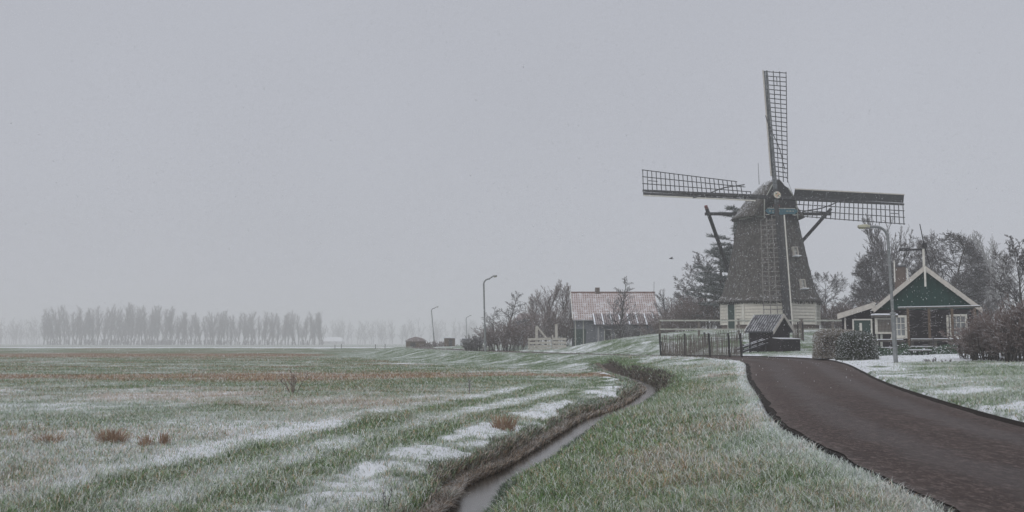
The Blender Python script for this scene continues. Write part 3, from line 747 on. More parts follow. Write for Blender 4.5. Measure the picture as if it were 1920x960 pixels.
# roof slabs
def slab(ua, za, ub, zb_, w0, w1, th, name, mat):
    d = np.array([ub - ua, zb_ - za]); d /= np.linalg.norm(d); nn = np.array([-d[1], d[0]]); nn = nn if nn[1] > 0 else -nn
    return MB().prism([T(ua, w0, za), T(ub, w0, zb_), T(ub + nn[0] * th, w0, zb_ + nn[1] * th), T(ua + nn[0] * th, w0, za + nn[1] * th)], EY * (w1 - w0)).build(name, mat, house)
sl = (zA - zE) / uR; ov = .30
slab(uL - ov, zE - sl * ov, 0, zA, -.32, DEP + .3, .10, 'roof', M['dark_roof'])
slab(uR + ov, zE - sl * ov, 0, zA, -.32, DEP + .3, .10, 'roof', M['dark_roof'])
slab(uL - ov, zE - sl * ov, -.06, zA - sl * .06, -.26, DEP + .2, .16, 'roof_snow', M['snow'])
slab(uLL - .22, zLL - .05, uL + .05, zLE, -.30, 6.2, .10, 'lean_to_roof', M['dark_roof'])
slab(uLL - .20, zLL - .04, uL, zLE - .01, -.25, 6.1, .135, 'lean_to_snow', M['snow'])
# barge boards
def barge(ua, za, ub, zb_, nm='barge_board'):
    d = np.array([ub - ua, zb_ - za]); d /= np.linalg.norm(d)
    MB().prism([T(ua, -.36, za - .16), T(ub, -.36, zb_ - .16), T(ub, -.36, zb_ + .17), T(ua, -.36, za + .17)], EY * .045).build(nm, M['barge_paint'], house)
barge(uL - ov - .02, zE - sl * ov + .05, -.002, zA + .05); barge(uR + ov + .02, zE - sl * ov + .05, .002, zA + .05)
barge(uLL - .25, zLL - .02, uL - .08, zLE + .02)
MB().box(T(uL - ov - .0, -.40, zE - sl * ov - .02), EX * .10, EY * .05, UZ * .13).build('bracket', M['black_board'], house)
MB().bar(T(0, -.44, zz(538)), T(0, -.44, zz(502)), .11, .09, up=EY).build('gable_finial', M['white_paint'], house)
# windows
def house_window(px0, px1, py0, py1, shutter=False):
    u0, u1 = (px0 - 1738) * ms, (px1 - 1738) * ms; za, zb_ = zz(py1), zz(py0)
    fr = MB()
    for u in (u0 + .06, u1 - .06): fr.box(T(u, -.10, (za + zb_) / 2), EX * .06, EY * .065, UZ * ((zb_ - za) / 2))
    for z in (za + .07, zb_ - .06): fr.box(T((u0 + u1) / 2, -.098, z), EX * ((u1 - u0) / 2 - .12), EY * .06, UZ * .065)
    w = fr.build('window', M['white_paint'], house)
    MB().box(T((u0 + u1) / 2, -.07, (za + zb_) / 2), EX * ((u1 - u0) / 2 - .121), EY * .012, UZ * ((zb_ - za) / 2 - .13)).build('pane', M['pane'], w)
    n_ = 3
    for i in range(1, n_): MB().box(T(u0 + .12 + (u1 - u0 - .24) * i / n_, -.10, (za + zb_) / 2), EX * .022, EY * .02, UZ * ((zb_ - za) / 2 - .132)).build('glazing_bar', M['white_paint'], w)
    for i in range(1, 3): MB().box(T((u0 + u1) / 2, -.103, za + .13 + (zb_ - za - .26) * i / 3), EX * ((u1 - u0) / 2 - .122), EY * .018, UZ * .02).build('glazing_bar', M['white_paint'], w)
    MB().box(T((u0 + u1) / 2, -.13, za - .03), EX * ((u1 - u0) / 2 + .05), EY * .10, UZ * .03).build('sill', M['white_paint'], w)
house_window(1676, 1704, 591, 633); house_window(1778, 1808, 590, 632)
MB().box(T((1774.5 - 1738) * ms, -.09, zz(611)), EX * .06, EY * .05, UZ * .62).build('shutter', M['cream_paint'], house)
u0, u1 = (1610 - 1738) * ms, (1640 - 1738) * ms
dr_ = MB().box(T((u0 + u1) / 2, -.01, (hz + zz(600)) / 2), EX * ((u1 - u0) / 2), EY * .03, UZ * ((zz(600) - hz) / 2)).build('door', M['door_green'], house)
fr = MB()
for u in (u0 - .05, u1 + .05): fr.box(T(u, -.03, (hz + zz(600)) / 2), EX * .045, EY * .05, UZ * ((zz(600) - hz) / 2 + .09))
fr.box(T((u0 + u1) / 2, -.03, zz(600) + .05), EX * ((u1 - u0) / 2), EY * .045, UZ * .04); fr.build('door_frame', M['white_paint'], dr_)
MB().box(T((1622 - 1738) * ms, -.06, zz(622)), EX * .07, EY * .02, UZ * .55).build('door_panel', M['white_paint'], dr_)
MB().box(T((1594 - 1738) * ms, -.02, (hz + zz(594)) / 2), EX * .05, EY * .06, UZ * ((zz(594) - hz) / 2)).build('corner_post', M['barge_paint'], house)
ch = MB().box(T((1699 - 1738) * ms, 3.0, zz(520)), EX * .33, EY * .33, UZ * .85).build('chimney', M['brick'], house)
MB().box(T((1699 - 1738) * ms, 3.0, zz(520) + .90), EX * .38, EY * .38, UZ * .05).build('chimney_cap', M['dark_roof'], ch)
for px, y0, y1 in ((1688.5, 481, 508), (1712, 497, 514)):
    MB().tube([T((px - 1738) * ms, 2.6, zz(y1 + 6) - .3), T((px - 1738) * ms, 2.6, zz(y0))], .045, 8).build('flue_pipe', M['white_paint'], house)
# wind vane on the ridge, a thing that turns on its post
vt = T(0, .25, zA)
vane = thing('wind_vane', T(0, .25, zA + .08), 'dark horizontal wind vane on a white post at the gable top', 'wind vane')
MB().bar(T(0, .25, zA + .08), T(0, .25, zz(466)), .13, .13, up=EY).build('post', M['white_paint'], vane)
MB().bar(T(-1.38, .25, zz(467)), T(.12, .25, zz(467)), .10, .12).build('arm', M['tar_wood'], vane)
MB().bar(T(-1.38, .25, zz(467) + .085), T(-.75, .25, zz(467) + .085), .05, .05).build('arm_tail', M['tar_wood'], vane)
MB().box(T(.06, .25, zz(460)), EX * .15, EY * .14, UZ * .11).build('head', M['tar_wood'], vane)
MB().tube([T(-.15, .22, zz(419)), T(.02, .05, zz(455)), T(.30, .02, zz(496))], [.025, .035, .02], 6).build('blade_rod', M['tar_wood'], vane)
MB().tube([T(-.08, .22, zz(456)), T(.2, .22, zz(456))], .03, 6).build('hub_pin', M['tar_wood'], vane)

# pergola in front of the house
pg = thing('pergola', T(.8, -1.1, hz), 'brown pergola posts with a snowy top beam against the house front', 'pergola')
MB().bar(T((1688 - 1738) * ms, -1.1, zz(578.3)), T((1827 - 1738) * ms, -1.1, zz(577)), .10, .10).build('beam', M['rail_dark'], pg)
MB().bar(T((1688 - 1738) * ms, -1.1, zz(578.3) + .067), T((1827 - 1738) * ms, -1.1, zz(577) + .067), .105, .032).build('beam_snow', M['snow'], pg)
for px in (1705, 1741, 1780, 1818):
    u = (px - 1738) * ms; MB().bar(T(u, -1.1, hz - .2), T(u, -1.1, zz(578) - .06), .14, .14, up=EY).build('post', M['brown_wood'], pg)
rr = random.Random(12); mb = MB()
for i in range(150):
    px = rr.choice((1705, 1741, 1780, 1818)); u = (px - 1738) * ms; z = rr.uniform(hz + .2, zz(582)); d = rr.choice((-1, 1))
    mb.tube([T(u, -1.12, z), T(u + d * rr.uniform(.1, .25), -1.14, z + rr.uniform(0, .12)), T(u + d * rr.uniform(.3, .55), -1.1 + rr.uniform(-.1, .1), z + rr.uniform(-.2, .2))], [.014, .011, .006], 4, False)
tag(mb.build('climbing_vine', M['twig'], None), 'bare climbing stems trained along the pergola posts', 'climbing plant')

# grid panel under a little snowy roof
gz = H(*P(1658, 650, 57)[:2])
gp_ = thing('display_case', (P(1658, 650, 57)[0], 57, gz), 'cream framed grid panel on two posts under a little snowy roof', 'display case')
def Q(px, py, Y): return P(px, py, Y)
y0 = 57.0
for px in (1645, 1653): MB().bar((Q(px, 640, y0)[0], y0 + .05, gz - .2), Q(px, 626, y0) + np.array([0, .05, 0]), .10, .10, up=(0, 1, 0)).build('post', M['rail_wood'], gp_)
x0_, x1_ = Q(1641, 600, y0)[0], Q(1676, 600, y0)[0]; za, zb_ = Q(1641, 626, y0)[2], Q(1641, 596, y0)[2]
MB().box(((x0_ + x1_) / 2, y0 + .03, (za + zb_) / 2), ((x1_ - x0_) / 2 - .05, 0, 0), (0, .03, 0), (0, 0, (zb_ - za) / 2 - .05)).build('back_panel', M['barge_paint'], gp_)
fr = MB()
for x in (x0_ + .05, x1_ - .05): fr.box((x, y0, (za + zb_) / 2), (.05, 0, 0), (0, .08, 0), (0, 0, (zb_ - za) / 2))
for z in (za + .05, zb_ - .05): fr.box(((x0_ + x1_) / 2, y0 - .002, z), ((x1_ - x0_) / 2 - .1, 0, 0), (0, .075, 0), (0, 0, .05))
fr.build('frame', M['cream_paint'], gp_)
for i in range(1, 11): MB().box((x0_ + .1 + (x1_ - x0_ - .2) * i / 11, y0 - .03, (za + zb_) / 2), (.011, 0, 0), (0, .012, 0), (0, 0, (zb_ - za) / 2 - .1)).build('grid_bar', M['pale_wood'], gp_)
for i in range(1, 9): MB().box(((x0_ + x1_) / 2, y0 - .035, za + .1 + (zb_ - za - .2) * i / 9), ((x1_ - x0_) / 2 - .1, 0, 0), (0, .010, 0), (0, 0, .010)).build('grid_bar', M['pale_wood'], gp_)
MB().box(((x0_ + x1_) / 2, y0, zb_ + .09), ((x1_ - x0_) / 2 + .12, 0, 0), (0, .32, 0), (0, 0, .06)).build('roof', M['rail_dark'], gp_)
MB().box(((x0_ + x1_) / 2, y0, zb_ + .19), ((x1_ - x0_) / 2 + .13, 0, 0), (0, .33, 0), (0, 0, .045)).build('roof_snow', M['snow'], gp_, bevel=.03)

# ------------------------------------------------------------------ post and rail fences
def rail_fence(name, pts, posts, rails, label, mat_p, mat_r, rr_=(.07, .12), group=None, tops=.14):
    """pts: (x, y, zground) line; posts: fractions; rails: heights above ground"""
    pts = np.array(pts, float); seg = np.concatenate([[0], np.cumsum(np.linalg.norm(np.diff(pts[:, :2], axis=0), axis=1))]); seg /= seg[-1]
    def at(f): return np.array([np.interp(f, seg, pts[:, k]) for k in range(3)])
    f_ = thing(name, at(0), label, 'fence', group); hmax = max(rails)
    for p in posts:
        q = at(p); MB().bar(np.array([q[0], q[1], min(q[2], H(q[0], q[1])) - .25]), q + UZ * (hmax + tops), .15, .15, up=(0, 1, 0)).build('post', mat_p, f_)
    for h_ in rails:
        for a, b in zip(posts[:-1], posts[1:]):
            d = at(b) - at(a); off = np.array([d[1], -d[0], 0]); off /= np.linalg.norm(off)
            MB().bar(at(a) + UZ * h_ + off * .10, at(b) + UZ * h_ + off * .10, rr_[0], rr_[1]).build('rail', mat_r, f_)
    return f_
def gpt(px, Y): x = P(px, 640, Y)[0]; return (x, Y, H(x, Y))
def rp_(px, Y): q = P(px, 601, Y); return (q[0], Y, q[2] - 1.12)
rail_fence('rail_fence', [rp_(1237, 80), rp_(1310, 79.2), rp_(1384, 78.5), rp_(1500, 78.5)], [0, .28, .56, 1.0], [.42, 1.12], 'weathered post and rail fence on the mound left of the little shed', M['pale_wood'], M['rail_wood'])
rail_fence('rail_fence', [rp_(1504, 79), rp_(1565, 79.5), rp_(1592, 80)], [0, .62, 1.0], [.42, 1.12], 'short post and rail fence between windmill and green gabled house', M['pale_wood'], M['rail_wood'])
def low_fence(p0, p1, Y, label, py_top, py_low, n=2, mat=M['rail_dark']):
    a = P(p0, py_top, Y); b = P(p1, py_top, Y); za = H(a[0], Y)
    f_ = thing('garden_rail', (a[0], Y, za), label, 'fence', 'low rails in front of the house')
    for i in range(n):
        q = a + (b - a) * i / (n - 1); q = q + (b - a) * (.03 if i == 0 else (-.03 if i == n - 1 else 0))
        MB().bar((q[0], Y, za - .2), (q[0], Y, P(p0, py_top, Y)[2] + .04), .12, .12, up=(0, 1, 0)).build('post', mat, f_)
    for py in (py_top, py_low):
        MB().bar(P(p0 - 2, py, Y) - np.array([0, .1, 0]), P(p1 + 2, py, Y) - np.array([0, .1, 0]), .07, .12).build('rail', mat, f_)
        MB().bar(P(p0 - 2, py, Y) + np.array([0, -.1, .08]), P(p1 + 2, py, Y) + np.array([0, -.1, .08]), .075, .036).build('rail_snow', M['snow'], f_)
low_fence(1640, 1690, 55.5, 'low snow-topped garden rail between the hedge and the near street lamp', 639, 654)
low_fence(1709, 1745, 56.0, 'middle snow-topped garden rail behind the small bench', 638, 652)
low_fence(1752, 1813, 55.5, 'low snow-topped garden rail under the right-hand house window', 637.5, 653.5, 3)
by = 53.5; bz = H(P(1725, 660, by)[0], by)
bench = thing('bench', (P(1725, 660, by)[0], by, bz), 'small snowy plank bench on four dark stakes before the pergola', 'bench')
MB().box((P(1725, 657, by)[0], by, P(1725, 657.5, by)[2]), (.58, 0, 0), (0, .17, 0), (0, 0, .03)).build('seat', M['rail_dark'], bench)
MB().box((P(1725, 657, by)[0], by, P(1725, 657.5, by)[2] + .047), (.57, 0, 0), (0, .165, 0), (0, 0, .015)).build('seat_snow', M['snow'], bench)
for i, dx in enumerate((-.42, -.16, .14, .42)):
    x = P(1725, 660, by)[0] + dx; MB().bar((x, by + (-.05 if i % 2 else .05), bz - .2), (x, by + (-.05 if i % 2 else .05), P(1725, 657.5, by)[2] - .032), .07, .07, up=(0, 1, 0)).build('leg', M['tar_wood'], bench)

# ------------------------------------------------------------------ chestnut paling fences
def paling(label, line, h, n, posts, seed):
    r = random.Random(seed); line = np.array(line, float)
    seg = np.concatenate([[0], np.cumsum(np.linalg.norm(np.diff(line, axis=0), axis=1))]); seg /= seg[-1]
    def at(f): x, y = np.interp(f, seg, line[:, 0]), np.interp(f, seg, line[:, 1]); return np.array([x, y, H(x, y)])
    f_ = thing('paling_fence', at(0), label, 'fence', 'split chestnut paling fences by the mill')
    for i in range(n):
        q = at((i + .5) / n); hh = h * r.uniform(.9, 1.06); l = r.uniform(-.06, .06)
        MB().bar(q + UZ * .05, q + np.array([l, r.uniform(-.03, .03), hh]), .042, .03, up=(0, 1, 0), w2=.026).build('pale', M['pale_wood'], f_)
    for p in posts:
        q = at(p); MB().bar(q - UZ * .3 + np.array([0, .06, 0]), q + np.array([r.uniform(-.12, .12), .06, h + .1]), .10, .10, up=(0, 1, 0)).build('post', M['tar_wood'], f_)
    for z in (.22, h - .22):
        m_ = MB(); k_ = 10
        m_.tube([at(j / k_) + UZ * z - np.array([0, .035, 0]) for j in range(k_ + 1)], .012, 4); m_.build('wire', M['rope'], f_)
a1, a2, a3 = G(1240, 666.5, .42), G(1320, 667.5, .42), G(1392, 668.5, .42)
paling('split paling fence along the road edge below the mill mound', [(a1[0], a1[1]), (a2[0], a2[1]), (a3[0], a3[1])], 1.42, 78, (0, .3, .62, .86, 1), 1)
b1, b2 = P(1330, 640, 73.5), P(1420, 640, 75.5)
paling('split paling fence climbing the mound slope behind the roadside one', [(a1[0] + .1, a1[1] + .3), (b1[0], 74.0), (b2[0], 75.5)], .95, 76, (.02, .35, .7, 1), 2)
c1, c2 = P(1486, 640, 74.5), P(1507, 640, 74.0)
paling('short paling fence standing right of the little dark shed', [(c1[0], 74.5), (c2[0], 74.0)], 1.25, 14, (.5, 1), 3)

# ------------------------------------------------------------------ little dark shed with ribbed roof
SO = P(1466, 650, 69.5); SO[2] = H(SO[0], SO[1])
sth = math.radians(43); SX = np.array([math.cos(sth), math.sin(sth), 0]); SY = np.array([-math.sin(sth), math.cos(sth), 0])
hs_ = 69.5 / F; sz = SO[2] - .1
def zs(py): return P(1466, py, 69.5)[2]
shed = thing('little_shed', (SO[0], SO[1], sz), 'little black shed with ribbed snowy roof and pale barge boards', 'shed')
def TS(u, w, z): return np.array([SO[0], SO[1], 0]) + SX * u + SY * w + UZ * z
hw_ = 1.05; dp_ = 1.95; zse, zsa = zs(617), zs(592)
MB().hexa([TS(-hw_, 0, sz), TS(hw_, 0, sz), TS(hw_, dp_, sz), TS(-hw_, dp_, sz), TS(-hw_, 0, zse), TS(hw_, 0, zse), TS(hw_, dp_, zse), TS(-hw_, dp_, zse)]).build('wall', M['black_board'], shed)
MB().prism([TS(-hw_, .003, zse + .003), TS(hw_, .003, zse + .003), TS(0, .003, zsa - .03)], SY * (dp_ - .006)).build('gable', M['black_board'], shed)
sls = (zsa - zse) / hw_
for sg in (-1, 1):
    ua, za = sg * (hw_ + .28), zse - sls * .28
    MB().prism([TS(ua, -.20, za), TS(0, -.20, zsa), TS(0, -.20, zsa + .07), TS(ua, -.20, za + .07)], SY * (dp_ + .4)).build('roof', M['dark_roof'], shed)
    MB().prism([TS(ua - sg * -.03, -.25, za - .13), TS(sg * .002, -.25, zsa - .11), TS(sg * .002, -.25, zsa + .13), TS(ua - sg * -.03, -.25, za + .11)], SY * .045).build('barge_board', M['barge_paint'], shed)
    for i in range(12):
        w = -.12 + (dp_ + .25) * i / 11
        MB().bar(TS(ua, w, za + .10), TS(sg * .03, w, zsa + .09), .055, .06).build('roof_rib', M['rib_snow'], shed)
MB().prism([TS(-hw_ - .28, dp_ + .205, zse - sls * .28 - .10), TS(0, dp_ + .205, zsa - .1), TS(0, dp_ + .205, zsa + .13), TS(-hw_ - .28, dp_ + .205, zse - sls * .28 + .11)], SY * .045).build('barge_board', M['white_paint'], shed)
MB().bar(TS(0, -.2, zsa + .12), TS(0, dp_ + .2, zsa + .12), .14, .06).build('ridge_cap', M['rail_wood'], shed)
MB().hexa([TS(-hw_ - .1, -.75, sz - .3), TS(hw_ + .1, -.75, sz - .3), TS(hw_ + .1, -.003, sz - .3), TS(-hw_ - .1, -.003, sz - .3), TS(-hw_ - .1, -.75, zs(636)), TS(hw_ + .1, -.75, zs(636)), TS(hw_ + .1, -.003, zs(634)), TS(-hw_ - .1, -.003, zs(634))]).build('front_bin', M['black_board'], shed)
MB().hexa([TS(-hw_ - .13, -.80, zs(636) + .002), TS(hw_ + .13, -.80, zs(636) + .002), TS(hw_ + .13, -.01, zs(634) + .002), TS(-hw_ - .13, -.01, zs(634) + .002), TS(-hw_ - .13, -.80, zs(635)), TS(hw_ + .13, -.80, zs(635)), TS(hw_ + .13, -.01, zs(633)), TS(-hw_ - .13, -.01, zs(633))]).build('bin_snow', M['snow'], shed)
# sloping hand rails of the sluice steps
stp = thing('step_railing', G(1377, 663, .5), 'dark sloping timber railing leading up to the little shed', 'railing')
for off in (0, .7):
    q0, q1 = P(1377 + off * 4, 657 - off * 4, 67.0 + off), P(1440, 636 - off * 4, 69.0 + off)
    for dz in (0, -.28): MB().bar(q0 + UZ * dz, q1 + UZ * dz, .09, .12).build('rail', M['tar_wood'], stp)
    for f_ in (0, .22, .45, .68, .92):
        q = q0 + (q1 - q0) * f_; MB().bar((q[0], q[1], H(q[0], q[1]) - .2), q + UZ * .14, .09, .09, up=(0, 1, 0)).build('post', M['tar_wood'], stp)

# ------------------------------------------------------------------ white timber gate across the road
gy = 101.0; gz0 = H(P(1025, 655, gy)[0], gy)
gate = thing('plank_gate', (P(1025, 655, gy)[0], gy, gz0), 'pale plank gate with tall posts and a slanting brace', 'gate')
def QG(px, py, dy=0): return P(px, py, gy + dy)
for px, py0, w in ((1006, 613, .26), (1043, 608, .26), (992, 638, .2), (1060, 636, .2), (1036, 628, .14)):
    q = QG(px, py0); MB().bar((q[0], gy, gz0 - .3), q, w, w, up=(0, 1, 0)).build('post', M['gate_wood'], gate)
for i, py in enumerate((636, 643, 649.5, 655)):
    MB().bar(QG(990, py + .5, -.2), QG(1033, py - 1, -.2), .05, .24).build('rail', M['gate_wood'], gate)
    MB().bar(QG(1036, py - .8, -.2), QG(1062, py - .3, -.2), .05, .24).build('rail', M['gate_wood'], gate)
MB().bar(QG(1006, 611, -.1), QG(1027, 637, -.1), .10, .16).build('brace', M['gate_wood'], gate)

# ------------------------------------------------------------------ farmhouse with red tiled roof
fy = 116.0; fs_ = fy / F
fz0 = .5
fx0, fx1 = P(1074, 600, fy)[0], P(1236, 600, fy)[0]
def zf(py): return P(1150, py, fy)[2]
farm = thing('farmhouse', ((fx0 + fx1) / 2, fy, fz0), 'farmhouse with snow-dusted red tiled roof behind a bare tree', 'house')
zr_, ze_ = zf(546), zf(595); run = 3.4
MB().hexa([(fx0 + .25, fy + .2, fz0 - .3), (fx1 - .25, fy + .2, fz0 - .3), (fx1 - .25, fy + 2 * run - .2, fz0 - .3), (fx0 + .25, fy + 2 * run - .2, fz0 - .3),
           (fx0 + .25, fy + .2, ze_), (fx1 - .25, fy + .2, ze_), (fx1 - .25, fy + 2 * run - .2, ze_), (fx0 + .25, fy + 2 * run - .2, ze_)]).build('wall', M['far_wall'], farm)
for x in (fx0 + .3, fx1 - .35): MB().prism([(x, fy + .2, ze_ + .003), (x, fy + 2 * run - .2, ze_ + .003), (x, fy + run, zr_ - .1)], (.05, 0, 0)).build('gable', M['far_wall'], farm)
for s0, s1 in ((fy - .3, fy + run), (fy + 2 * run + .3, fy + run)):
    zlo = ze_ - .26
    MB().prism([(fx0, s0, zlo), (fx0, s1, zr_), (fx0, s1, zr_ - .1), (fx0, s0, zlo - .1)], (fx1 - fx0, 0, 0)).build('roof', M['roof_frost'], farm)
# tiles on the near slope: one part, 38 columns by 15 courses, each its own bent piece
mb = MB(); nc, nr = 38, 15; rt = random.Random(77)
for i in range(nc):
    for j in range(nr):
        x = fx0 + (fx1 - fx0) * (i + .1) / nc; x2 = fx0 + (fx1 - fx0) * (i + .78) / nc; f0, f1 = j / nr, (j + .66) / nr
        def pt(x_, f_, o): return (x_, fy - .3 + (run + .3) * f_ - .05 * o, ze_ - .26 + (zr_ - ze_ + .26) * f_ + o)
        o = rt.uniform(.02, .05); xm = (x + x2) / 2
        mb.add([pt(x, f0, .03 + o), pt(xm, f0, .09 + o), pt(x2, f0, .03 + o), pt(x2, f1, .02), pt(xm, f1, .06), pt(x, f1, .02), pt(x, f0, 0), pt(x2, f0, 0)],
               [(0, 1, 4, 5), (1, 2, 3, 4), (0, 6, 7, 2, 1), (5, 6, 0), (2, 7, 3)])
mb.build('roof_tiles', M['red_tile'], farm, kind='stuff')
MB().bar((fx0 - .05, fy + run, zr_ + .05), (fx1 + .05, fy + run, zr_ + .05), .22, .14).build('ridge', M['red_tile_dark'], farm)
MB().bar((fx0 - .04, fy - .32, ze_ - .22), (fx0 - .04, fy + run, zr_ + .05), .09, .22, up=(0, 0, 1)).build('verge_board', M['white_paint'], farm)
cx = P(1120, 545, fy + run)[0]
MB().box((cx, fy + run, zr_ + .25), (.26, 0, 0), (0, .26, 0), (0, 0, .35)).build('chimney', M['brick'], farm)
# lean-to extension on the near side, pantiles in vertical ribs
lx0, lx1 = P(1113, 600, fy - 2)[0], P(1234, 600, fy - 2)[0]; zl1, zl0 = zf(588) - .05, P(1150, 609, fy - 2.6)[2]
MB().hexa([(lx0 + .3, fy - 2.3, fz0 - .3), (lx1 - .2, fy - 2.3, fz0 - .3), (lx1 - .2, fy + .19, fz0 - .3), (lx0 + .3, fy + .19, fz0 - .3),
           (lx0 + .3, fy - 2.3, zl0 - .05), (lx1 - .2, fy - 2.3, zl0 - .05), (lx1 - .2, fy + .19, zl1 - .25), (lx0 + .3, fy + .19, zl1 - .25)]).build('extension_wall', M['far_wall'], farm)
MB().prism([(lx0, fy - 2.6, zl0), (lx0, fy + .15, zl1), (lx0, fy + .15, zl1 - .08), (lx0, fy - 2.6, zl0 - .08)], (lx1 - lx0, 0, 0)).build('extension_roof', M['dark_roof'], farm)
for i in range(30):
    x = lx0 + (lx1 - lx0) * (i + .5) / 30
    MB().bar((x, fy - 2.6, zl0 + .05), (x, fy + .12, zl1 + .05), .15, .09).build('roof_rib', M['pan_tile_snow'] if i % 4 else M['snow'], farm)
MB().bar((lx0, fy - 2.68, zl0 - .08), (lx1, fy - 2.68, zl0 - .08), .10, .12).build('gutter', M['tar_wood'], farm)
for px in (1122, 1182, 1208): x = P(px, 620, fy - 2.4)[0]; MB().box((x, fy - 2.36, (fz0 + zl0) / 2 - .1), (.09 if px < 1150 else .3, 0, 0), (0, .05, 0), (0, 0, (zl0 - fz0) / 2 - .05)).build('pale_panel', M['far_wall_pale'], farm)
for px in (1140, 1160, 1195):
    x = P(px, 625, fy - 2.4)[0]
    w_ = MB().box((x, fy - 2.33, (fz0 + zl0) / 2 + .1), (.42, 0, 0), (0, .035, 0), (0, 0, .75)).build('window', M['rail_wood'], farm)
    MB().box((x, fy - 2.372, (fz0 + zl0) / 2 + .1), (.34, 0, 0), (0, .01, 0), (0, 0, .67)).build('pane', M['pane_dark'], w_)
for px in (1079, 1094): x = P(px, 620, fy)[0]; MB().bar((x, fy + .12, fz0), (x, fy + .12, ze_ - .2), .12, .1, up=(0, 1, 0)).build('door_post', M['rail_wood'], farm)
fx = P(1087, 620, fy)[0]; MB().box((fx, fy + .17, fz0 + 1.1), (.7, 0, 0), (0, .05, 0), (0, 0, 1.2)).build('barn_door', M['door_green'], farm)
MB().tube([(fx1 - .1, fy + run, zr_), (fx1 - .05, fy + run, zr_ + 1.3)], .03, 5).build('aerial', M['lamp_metal'], farm)

# far hip-roofed building behind the alder
def barn(name, px0, px1, py_e, py_r, Y, label, wallm, roofm, z0=0.2):
    x0, x1 = P(px0, 600, Y)[0], P(px1, 600, Y)[0]; ze, zr2 = P(960, py_e, Y)[2], P(960, py_r, Y)[2]; d = (x1 - x0) * .7; ins = (zr2 - ze) * .5
    b_ = thing(name, ((x0 + x1) / 2, Y, z0), label, 'building')
    MB().hexa([(x0, Y, z0 - .5), (x1, Y, z0 - .5), (x1, Y + d, z0 - .5), (x0, Y + d, z0 - .5), (x0, Y, ze), (x1, Y, ze), (x1, Y + d, ze), (x0, Y + d, ze)]).build('wall', wallm, b_)
    MB().hexa([(x0 - .3, Y - .3, ze + .003), (x1 + .3, Y - .3, ze + .003), (x1 + .3, Y + d + .3, ze + .003), (x0 - .3, Y + d + .3, ze + .003),
               (x0 + ins, Y + d * .42, zr2), (x1 - ins, Y + d * .42, zr2), (x1 - ins, Y + d * .58, zr2), (x0 + ins, Y + d * .58, zr2)]).build('roof', roofm, b_)
    for f_ in (.3, .7):
        x = x0 + (x1 - x0) * f_; w_ = MB().box((x, Y - .02, (z0 + ze) / 2), ((x1 - x0) * .06, 0, 0), (0, .05, 0), (0, 0, (ze - z0) * .2)).build('window', M['rail_wood'], b_)
        MB().box((x, Y - .075, (z0 + ze) / 2), ((x1 - x0) * .045, 0, 0), (0, .01, 0), (0, 0, (ze - z0) * .16)).build('pane', M['pane_dark'], w_)
    return b_
barn('far_barn', 966, 1012, 602, 587, 160, 'grey barn with pale roof half hidden behind the alder tree', M['far_wall'], M['pan_tile_snow'])
barn('far_cottage', 268, 312, 643, 638, 640, 'far pale-roofed cottage among the misty tree row', M['far_wall_pale'], M['far_wall_pale'])
barn('far_hall', 606, 642, 640, 632, 900, 'long low hall with pale roof right of the misty tree row', M['far_wall_pale'], M['snow'])

# brown heap of a shed, hut and car on the far dyke
sy_ = 176.0; q = P(780, 650, sy_); q[2] = H(q[0], sy_)
hs = thing('old_shed', q, 'low brown shed with snowy hump roof on the far dyke', 'shed')
w2, h2 = 1.55, P(780, 634, sy_)[2] - q[2]
MB().box((q[0], sy_, q[2] + h2 * .3), (w2 * 1.05, 0, 0), (0, 1.5, 0), (0, 0, h2 * .35)).build('wall', M['brown_wood'], hs)
MB().prism([(q[0] - w2 * 1.2, sy_ - 1.6, q[2] + h2 * .652), (q[0] + w2 * 1.2, sy_ - 1.6, q[2] + h2 * .652), (q[0] + w2 * .8, sy_ - 1.6, q[2] + h2 * .95), (q[0], sy_ - 1.6, q[2] + h2 * 1.15), (q[0] - w2 * .7, sy_ - 1.6, q[2] + h2 * .95)], (0, 3.2, 0)).build('roof', M['pan_tile_snow'], hs)
MB().box((q[0] - .4, sy_ - 1.52, q[2] + h2 * .27), (.45, 0, 0), (0, .05, 0), (0, 0, h2 * .27)).build('door', M['tar_wood'], hs)
q = P(843, 648, 170); q[2] = H(q[0], 170)
hb_ = thing('field_hut', q, 'small brown box hut with flat snowy roof beside the dyke road', 'hut'); h3 = P(843, 634, 170)[2] - q[2]
MB().box((q[0], 170, q[2] + h3 / 2), (.88, 0, 0), (0, .8, 0), (0, 0, h3 / 2)).build('wall', M['brown_wood'], hb_)
MB().box((q[0], 170, q[2] + h3 + .06), (1.0, 0, 0), (0, .95, 0), (0, 0, .055)).build('roof', M['snow'], hb_)
MB().box((q[0] + .2, 169.18, q[2] + h3 * .45), (.3, 0, 0), (0, .03, 0), (0, 0, h3 * .4)).build('door', M['tar_wood'], hb_)
q = P(872, 644, 200); q[2] = H(q[0], 200)
car = thing('parked_car', q, 'pale car seen nose-on in the mist by the bushes', 'car')
def CB(sec):    # lofted body from (y, halfwidth, zlow, zhigh) sections
    m_ = MB(); vs = []; fs = []
    for y, w, a, b in sec: vs += [(q[0] - w, q[1] + y, q[2] + a), (q[0] + w, q[1] + y, q[2] + a), (q[0] + w * .94, q[1] + y, q[2] + b), (q[0] - w * .94, q[1] + y, q[2] + b)]
    for i in range(len(sec) - 1):
        for j in range(4): fs.append((i * 4 + j, i * 4 + (j + 1) % 4, i * 4 + 4 + (j + 1) % 4, i * 4 + 4 + j))
    fs += [(3, 2, 1, 0), tuple(range(len(sec) * 4 - 4, len(sec) * 4))]
    return m_.add(vs, fs)
CB([(-2.0, .74, .3, .62), (-1.9, .82, .25, .78), (-.9, .86, .22, .92), (1.7, .86, .22, .95), (2.0, .78, .3, .85)]).build('body', M['car_paint'], car, bevel=.05)
